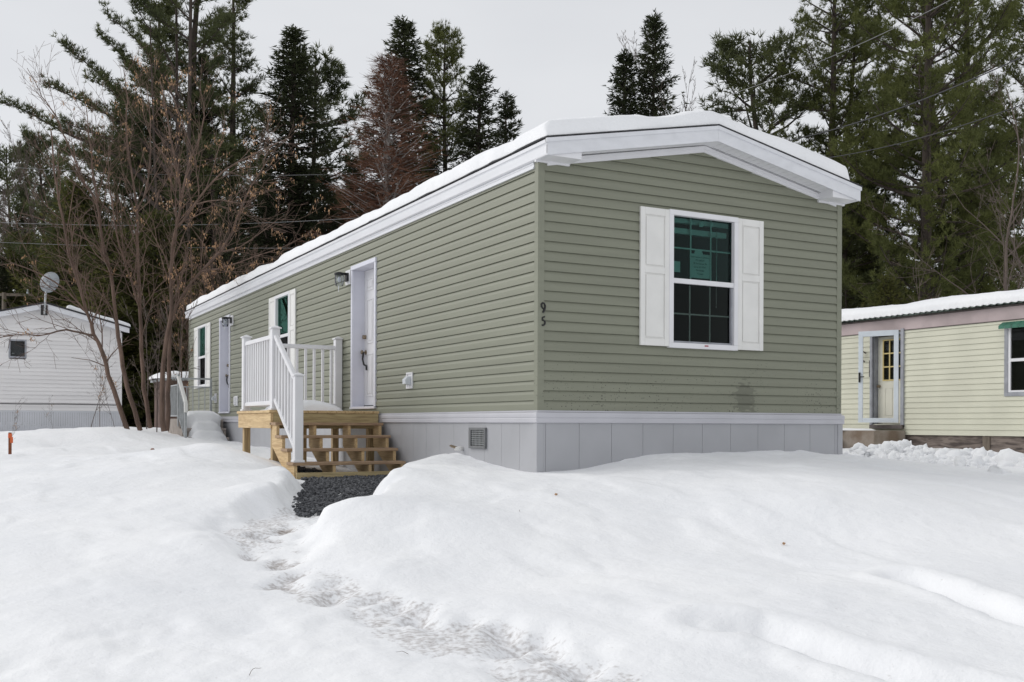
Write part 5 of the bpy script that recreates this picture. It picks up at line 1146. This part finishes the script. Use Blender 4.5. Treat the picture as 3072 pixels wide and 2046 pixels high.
STEMS = [
 ('stemA', [([(383, 1292, 20.5), (356, 1212, 20.4), (325, 1124, 20.3), (306, 1055, 20.2), (283, 1002, 20.1), (262, 940, 19.9), (235, 850, 19.7), (205, 760, 19.5), (190, 660, 19.4), (170, 560, 19.4), (160, 470, 19.5), (152, 390, 19.5)], .050, .012, .25),
            ([(287, 1008, 20.1), (240, 1000, 19.5), (199, 990, 19.0), (150, 1000, 18.6), (111, 1006, 18.3), (50, 1002, 18), (-10, 1017, 17.8)], .022, .005, .2),
            ([(262, 940, 19.9), (200, 870, 19.5), (120, 820, 19.2), (40, 790, 19), (-20, 800, 18.8)], .020, .005, .1),
            ([(318, 1100, 20.3), (270, 1080, 20), (215, 1075, 19.8)], .012, .004, .2)], 'leaning bare tree, leftmost stem of the clump by the white house', .01),
 ('stemB', [([(421, 1292, 20.8), (383, 1163, 20.8), (367, 1098, 20.8), (356, 1010, 20.9), (340, 900, 21), (333, 818, 21), (317, 766, 21), (300, 680, 21.1), (291, 613, 21.2), (262, 560, 21.2), (245, 536, 21.2), (220, 470, 21.3), (189, 398, 21.4), (168, 347, 21.5), (138, 306, 21.5), (117, 271, 21.6), (82, 204, 21.7)], .050, .006, .28),
            ([(291, 613, 21.2), (280, 520, 21.6), (270, 440, 21.8), (262, 350, 22), (250, 270, 22)], .025, .005, .05),
            ([(333, 818, 21), (290, 740, 20.4), (220, 700, 20), (128, 659, 19.6), (60, 640, 19.4)], .022, .005, .05)], 'bare tree whose long stem reaches the upper left sky', .01),
 ('stemC', [([(451, 1284, 21.6), (432, 1163, 21.5), (425, 1048, 21.4), (421, 933, 21.3), (413, 780, 21.2), (409, 613, 21.3), (393, 511, 21.4), (378, 400, 21.5), (381, 300, 21.5), (372, 210, 21.6)], .048, .008, .25),
            ([(409, 640, 21.3), (440, 560, 21.8), (452, 450, 22), (450, 340, 22.2), (440, 250, 22.3)], .025, .005, .05),
            ([(421, 933, 21.3), (380, 800, 20.9), (350, 700, 20.7), (330, 560, 20.6), (325, 440, 20.6)], .028, .005, .1)], 'upright bare tree in the middle of the clump', .03),
 ('stemD', [([(492, 1294, 20), (486, 1163, 20), (494, 1048, 19.9), (513, 933, 19.8), (513, 780, 19.7), (531, 664, 19.6), (542, 598, 19.6), (531, 511, 19.5), (511, 409, 19.5), (490, 307, 19.5), (480, 235, 19.5)], .054, .008, .3),
            ([(524, 690, 19.6), (577, 623, 19.3), (639, 542, 19), (715, 485, 18.8), (790, 450, 18.7), (874, 410, 18.6)], .034, .005, .15),
            ([(542, 598, 19.6), (567, 501, 19.9), (588, 434, 20.1), (613, 350, 20.3), (600, 255, 20.4)], .028, .005, .1),
            ([(590, 612, 19.2), (660, 600, 19), (720, 612, 18.9), (770, 590, 18.8)], .014, .004, .1),
            ([(531, 511, 19.5), (470, 440, 19.2), (440, 380, 19), (425, 310, 19)], .018, .005, .1)], 'bare tree with tan seed clusters next to the metal railing', .09),
 ('stemE', [([(500, 1292, 20.9), (508, 1100, 20.9), (513, 971, 20.8), (555, 876, 20.7), (600, 815, 20.7), (659, 756, 20.7), (700, 690, 20.7), (736, 590, 20.7), (790, 500, 20.8), (830, 440, 20.8)], .050, .006, .35),
            ([(600, 815, 20.7), (680, 800, 20.4), (760, 770, 20.2), (850, 740, 20.1), (930, 700, 20)], .020, .004, .1),
            ([(659, 756, 20.7), (720, 740, 21), (790, 690, 21.3), (860, 640, 21.5)], .018, .004, .1)], 'bare tree arching right over the roof end of the green house', .10)]
for i, (key, guides, lb, sd3) in enumerate(STEMS):
    b0 = at_depth(*guides[0][0][0]); guided(key, 60+i, guides, b0, sd3); t_, c_ = PROTO[key]; e = empty('bare_tree', b0, lb, 'tree', 'bare trees in the clump')
    for nm, me in (('trunk', t_), ('crown', c_)):
        if me is not None: o = bpy.data.objects.new(nm, me); COL.objects.link(o); o.parent = e
# tall white pine on the left whose long limbs sweep up to the left
def guided_pine(seed, trunks, limbs, base, label, leaf='needles_pine_grey'):
    rng = np.random.RandomState(seed); segs = []; P = []; D = []; base = np.array(base)
    for pts, r0, r1 in trunks:
        Q = smooth_line([np.array(at_depth(*q))-base for q in pts], .8); n = len(Q)-1
        for i in range(n): segs.append((Q[i], Q[i+1], r0+(r1-r0)*i/n, r0+(r1-r0)*(i+1)/n))
    for pts, f0, wd in limbs:
        Q = smooth_line([np.array(at_depth(*q))-base for q in pts], .3); n = len(Q)-1; r = .02+.012*n*.3
        for i in range(n):
            f = i/n; p, q = Q[i], Q[i+1]; d = nrm(q-p); segs.append((p, q, r*(1-f*.85), r*(1-(i+1)/n*.85)))
            if f < f0: continue
            for rep in (0, 1):
              for sgn in (-1, 1):
                if rng.rand() < .15: continue
                sl_ = wd*(1.25-.8*f)*rng.uniform(.5, 1.2); a_ = p+(q-p)*rng.rand(); sd2 = nrm(np.cross(d, [0, 0, 1])*sgn*rng.uniform(.2, 1.1)+d*.8+np.array([0, 0, rng.uniform(-.35, .5)])); segs.append((a_, a_+sd2*sl_*.85, .012, .005)); mm = max(2, int(sl_/.15))
                for j in range(mm):
                    g = (j+1)/mm; pp = a_+sd2*sl_*g+np.array([0, 0, .12*g*g]); P.append(pp); D.append(nrm(sd2*.6+np.array([0, 0, .6])))
                    if g > .35:
                        for s3 in (-1, 1): P.append(pp+np.cross(sd2, [0, 0, 1])*s3*rng.uniform(.06, .2)+sd2*.05); D.append(nrm(sd2*.5+np.cross(sd2, [0, 0, 1])*s3*.5+np.array([0, 0, .5])))
    P = np.array(P)+rng.normal(0, .05, (len(P), 3)); V, F = blades(P, np.array(D), np.full(len(P), .20), .040, 9, rng, 1.0, .75); k = 'gp%d' % seed
    make_proto(k, segs, (V, F), 'bark_pine', leaf, 6); print(k, len(F)); e = empty('white_pine', base, label, 'tree')
    for nm, me in (('trunk', PROTO[k][0]), ('crown', PROTO[k][1])): o = bpy.data.objects.new(nm, me); COL.objects.link(o); o.parent = e
TR = lambda *p: [(*q, 41+.0*i) for i, q in enumerate(p)]
b0 = at_depth(560, 1290, 41)
LM = [([(548, 300), (470, 200), (400, 110), (325, 48)], .15, .75), ([(545, 380), (450, 270), (370, 170), (308, 110)], .15, .7), ([(530, 470), (430, 350), (300, 225), (200, 142)], .2, .8), ([(520, 430), (400, 330), (330, 270), (270, 240)], .2, .7),
      ([(510, 520), (390, 390), (260, 310), (145, 258)], .2, .75), ([(490, 600), (350, 470), (200, 400), (80, 335), (10, 308)], .2, .7), ([(500, 560), (400, 450), (280, 400), (200, 370)], .2, .7), ([(490, 640), (380, 540), (270, 480), (190, 450)], .2, .7),
      ([(571, 120), (480, 60), (420, 0), (370, -40)], .1, .7), ([(571, 60), (500, -10), (440, -60)], .1, .7), ([(571, 180), (630, 120), (680, 60)], .2, .5), ([(571, 260), (620, 220), (655, 180)], .3, .5), ([(571, 20), (620, -40), (650, -90)], .2, .6),
      ([(530, 220), (480, 130), (430, 60), (405, 10)], .1, .7), ([(540, 320), (490, 250), (440, 230), (390, 200)], .2, .6), ([(571, 340), (600, 300), (630, 290)], .3, .4)]
guided_pine(71, [([(560, 1290, 41), (562, 900, 41), (566, 500, 41), (571, 100, 41), (575, -200, 41)], .12, .06), ([(560, 900, 41.3), (535, 500, 41.5), (530, 150, 41.5), (528, -150, 41.5)], .09, .04), ([(555, 1100, 40.8), (490, 800, 40.6), (468, 560, 40.5), (458, 300, 40.5), (450, 60, 40.5)], .08, .03)],
            [([(x, y, 41+(-1.2+2.4*((i*37) % 10)/10)*k/max(1, len(p)-1)) for k, (x, y) in enumerate(p)], f0, wd) for i, (p, f0, wd) in enumerate(LM)], b0, 'tall white pine with several trunks and long limbs sweeping up to the left')
for i, (px, d, h, lb) in enumerate(((270, 24, 2.3, 'tall thin bare sapling in front of the white house wall'), (300, 25, 2.0, 'bare sapling beside the tall thin one at the white house'), (345, 24.5, 1.6, 'low bare sapling near the leaning tree base'), (160, 26, .9, 'tiny twiggy weed at the white house skirting'), (25, 15, .8, 'thin bare twig beside the orange stake'), (470, 21, 2.6, 'dense bare shrub at the base of the tree clump'), (530, 23, 2.8, 'bare shrub between the clump and the brown shed'), (440, 23, 2.8, 'bare shrub behind the clump'))):
    p = at_depth(px, 1290, d); tree('bare_shrub', 'sapling' if i < 5 else 'shrub', p[0], p[1], h, 3.2 if i < 5 else 2.4, lb, rz=i*1.3, cat='shrub')
BL = ('tangled bare brush just left of the far end of the green house', 'bare brush rising over the far end of the green house roof', 'bare brush behind the roof snow left of the large dark spruce', 'brown leafy brush beside the brown shed', 'bare brush at the foot of the large dark spruce', 'taller bare brush behind the far end of the green house')
for i, (px, d, h) in enumerate(((600, 27, 4.0), (690, 28, 4.2), (790, 29, 4.3), (560, 25, 3.4), (880, 30, 4.4), (650, 31, 5.0))):
    p = at_depth(px, 1250, d); tree('bare_shrub', ('elderB', 'elderC')[i % 2], p[0], p[1], h, 6.1, BL[i], 'brush behind the green house', rz=i*1.1, cat='shrub')
# dense woods behind
rng = np.random.RandomState(5); rows = []
for px in list(range(-260, 2400, 105))+[2450, 2600, 2780, 2960, 3150, 3330]:
    d = rng.uniform(56, 78); yt = np.interp(px, [-260, 0, 150, 420, 620, 760, 900, 1100, 1300, 1500, 1700, 2100, 2300, 2600, 3400], [560, 600, 640, 620, 560, 560, 540, 600, 560, 620, 700, 700, 560, 640, 660])+rng.uniform(-60, 70)
    rows.append((px+rng.uniform(-40, 40), yt, d))
for px in range(-200, 1200, 120):
    rows.append((px+rng.uniform(-40, 40), np.interp(px, [-200, 400, 700, 1200], [800, 800, 700, 760])+rng.uniform(-60, 60), rng.uniform(44, 54)))
for i, (px, yt, d) in enumerate(rows):
    k = ('spruceA', 'spruceB', 'pineE', 'hemlock')[rng.choice(4, p=[.4, .3, .15, .15])]; H0 = dict(spruceA=15, spruceB=13, pineE=11, hemlock=9)[k]
    ptree({'pineE': 'pine', 'hemlock': 'hemlock'}.get(k, 'spruce'), k, px, yt, d, H0, 'dark evergreen in the dense woods behind the houses', 'evergreens in the woods behind', rz=rng.uniform(0, 6), sxy=1.25)
for i, (px, yt, d) in enumerate(((30, 640, 52), (105, 560, 54), (-60, 560, 56))): ptree('birch', 'bareD', px, yt, d, 9, ('pale bare birch above the satellite dish side of the white house', 'pale bare birch, middle one of three at far left', 'pale bare birch at the very left edge')[i], 'pale birches at far left', rz=i*2.)
print('objects', len(bpy.data.objects))
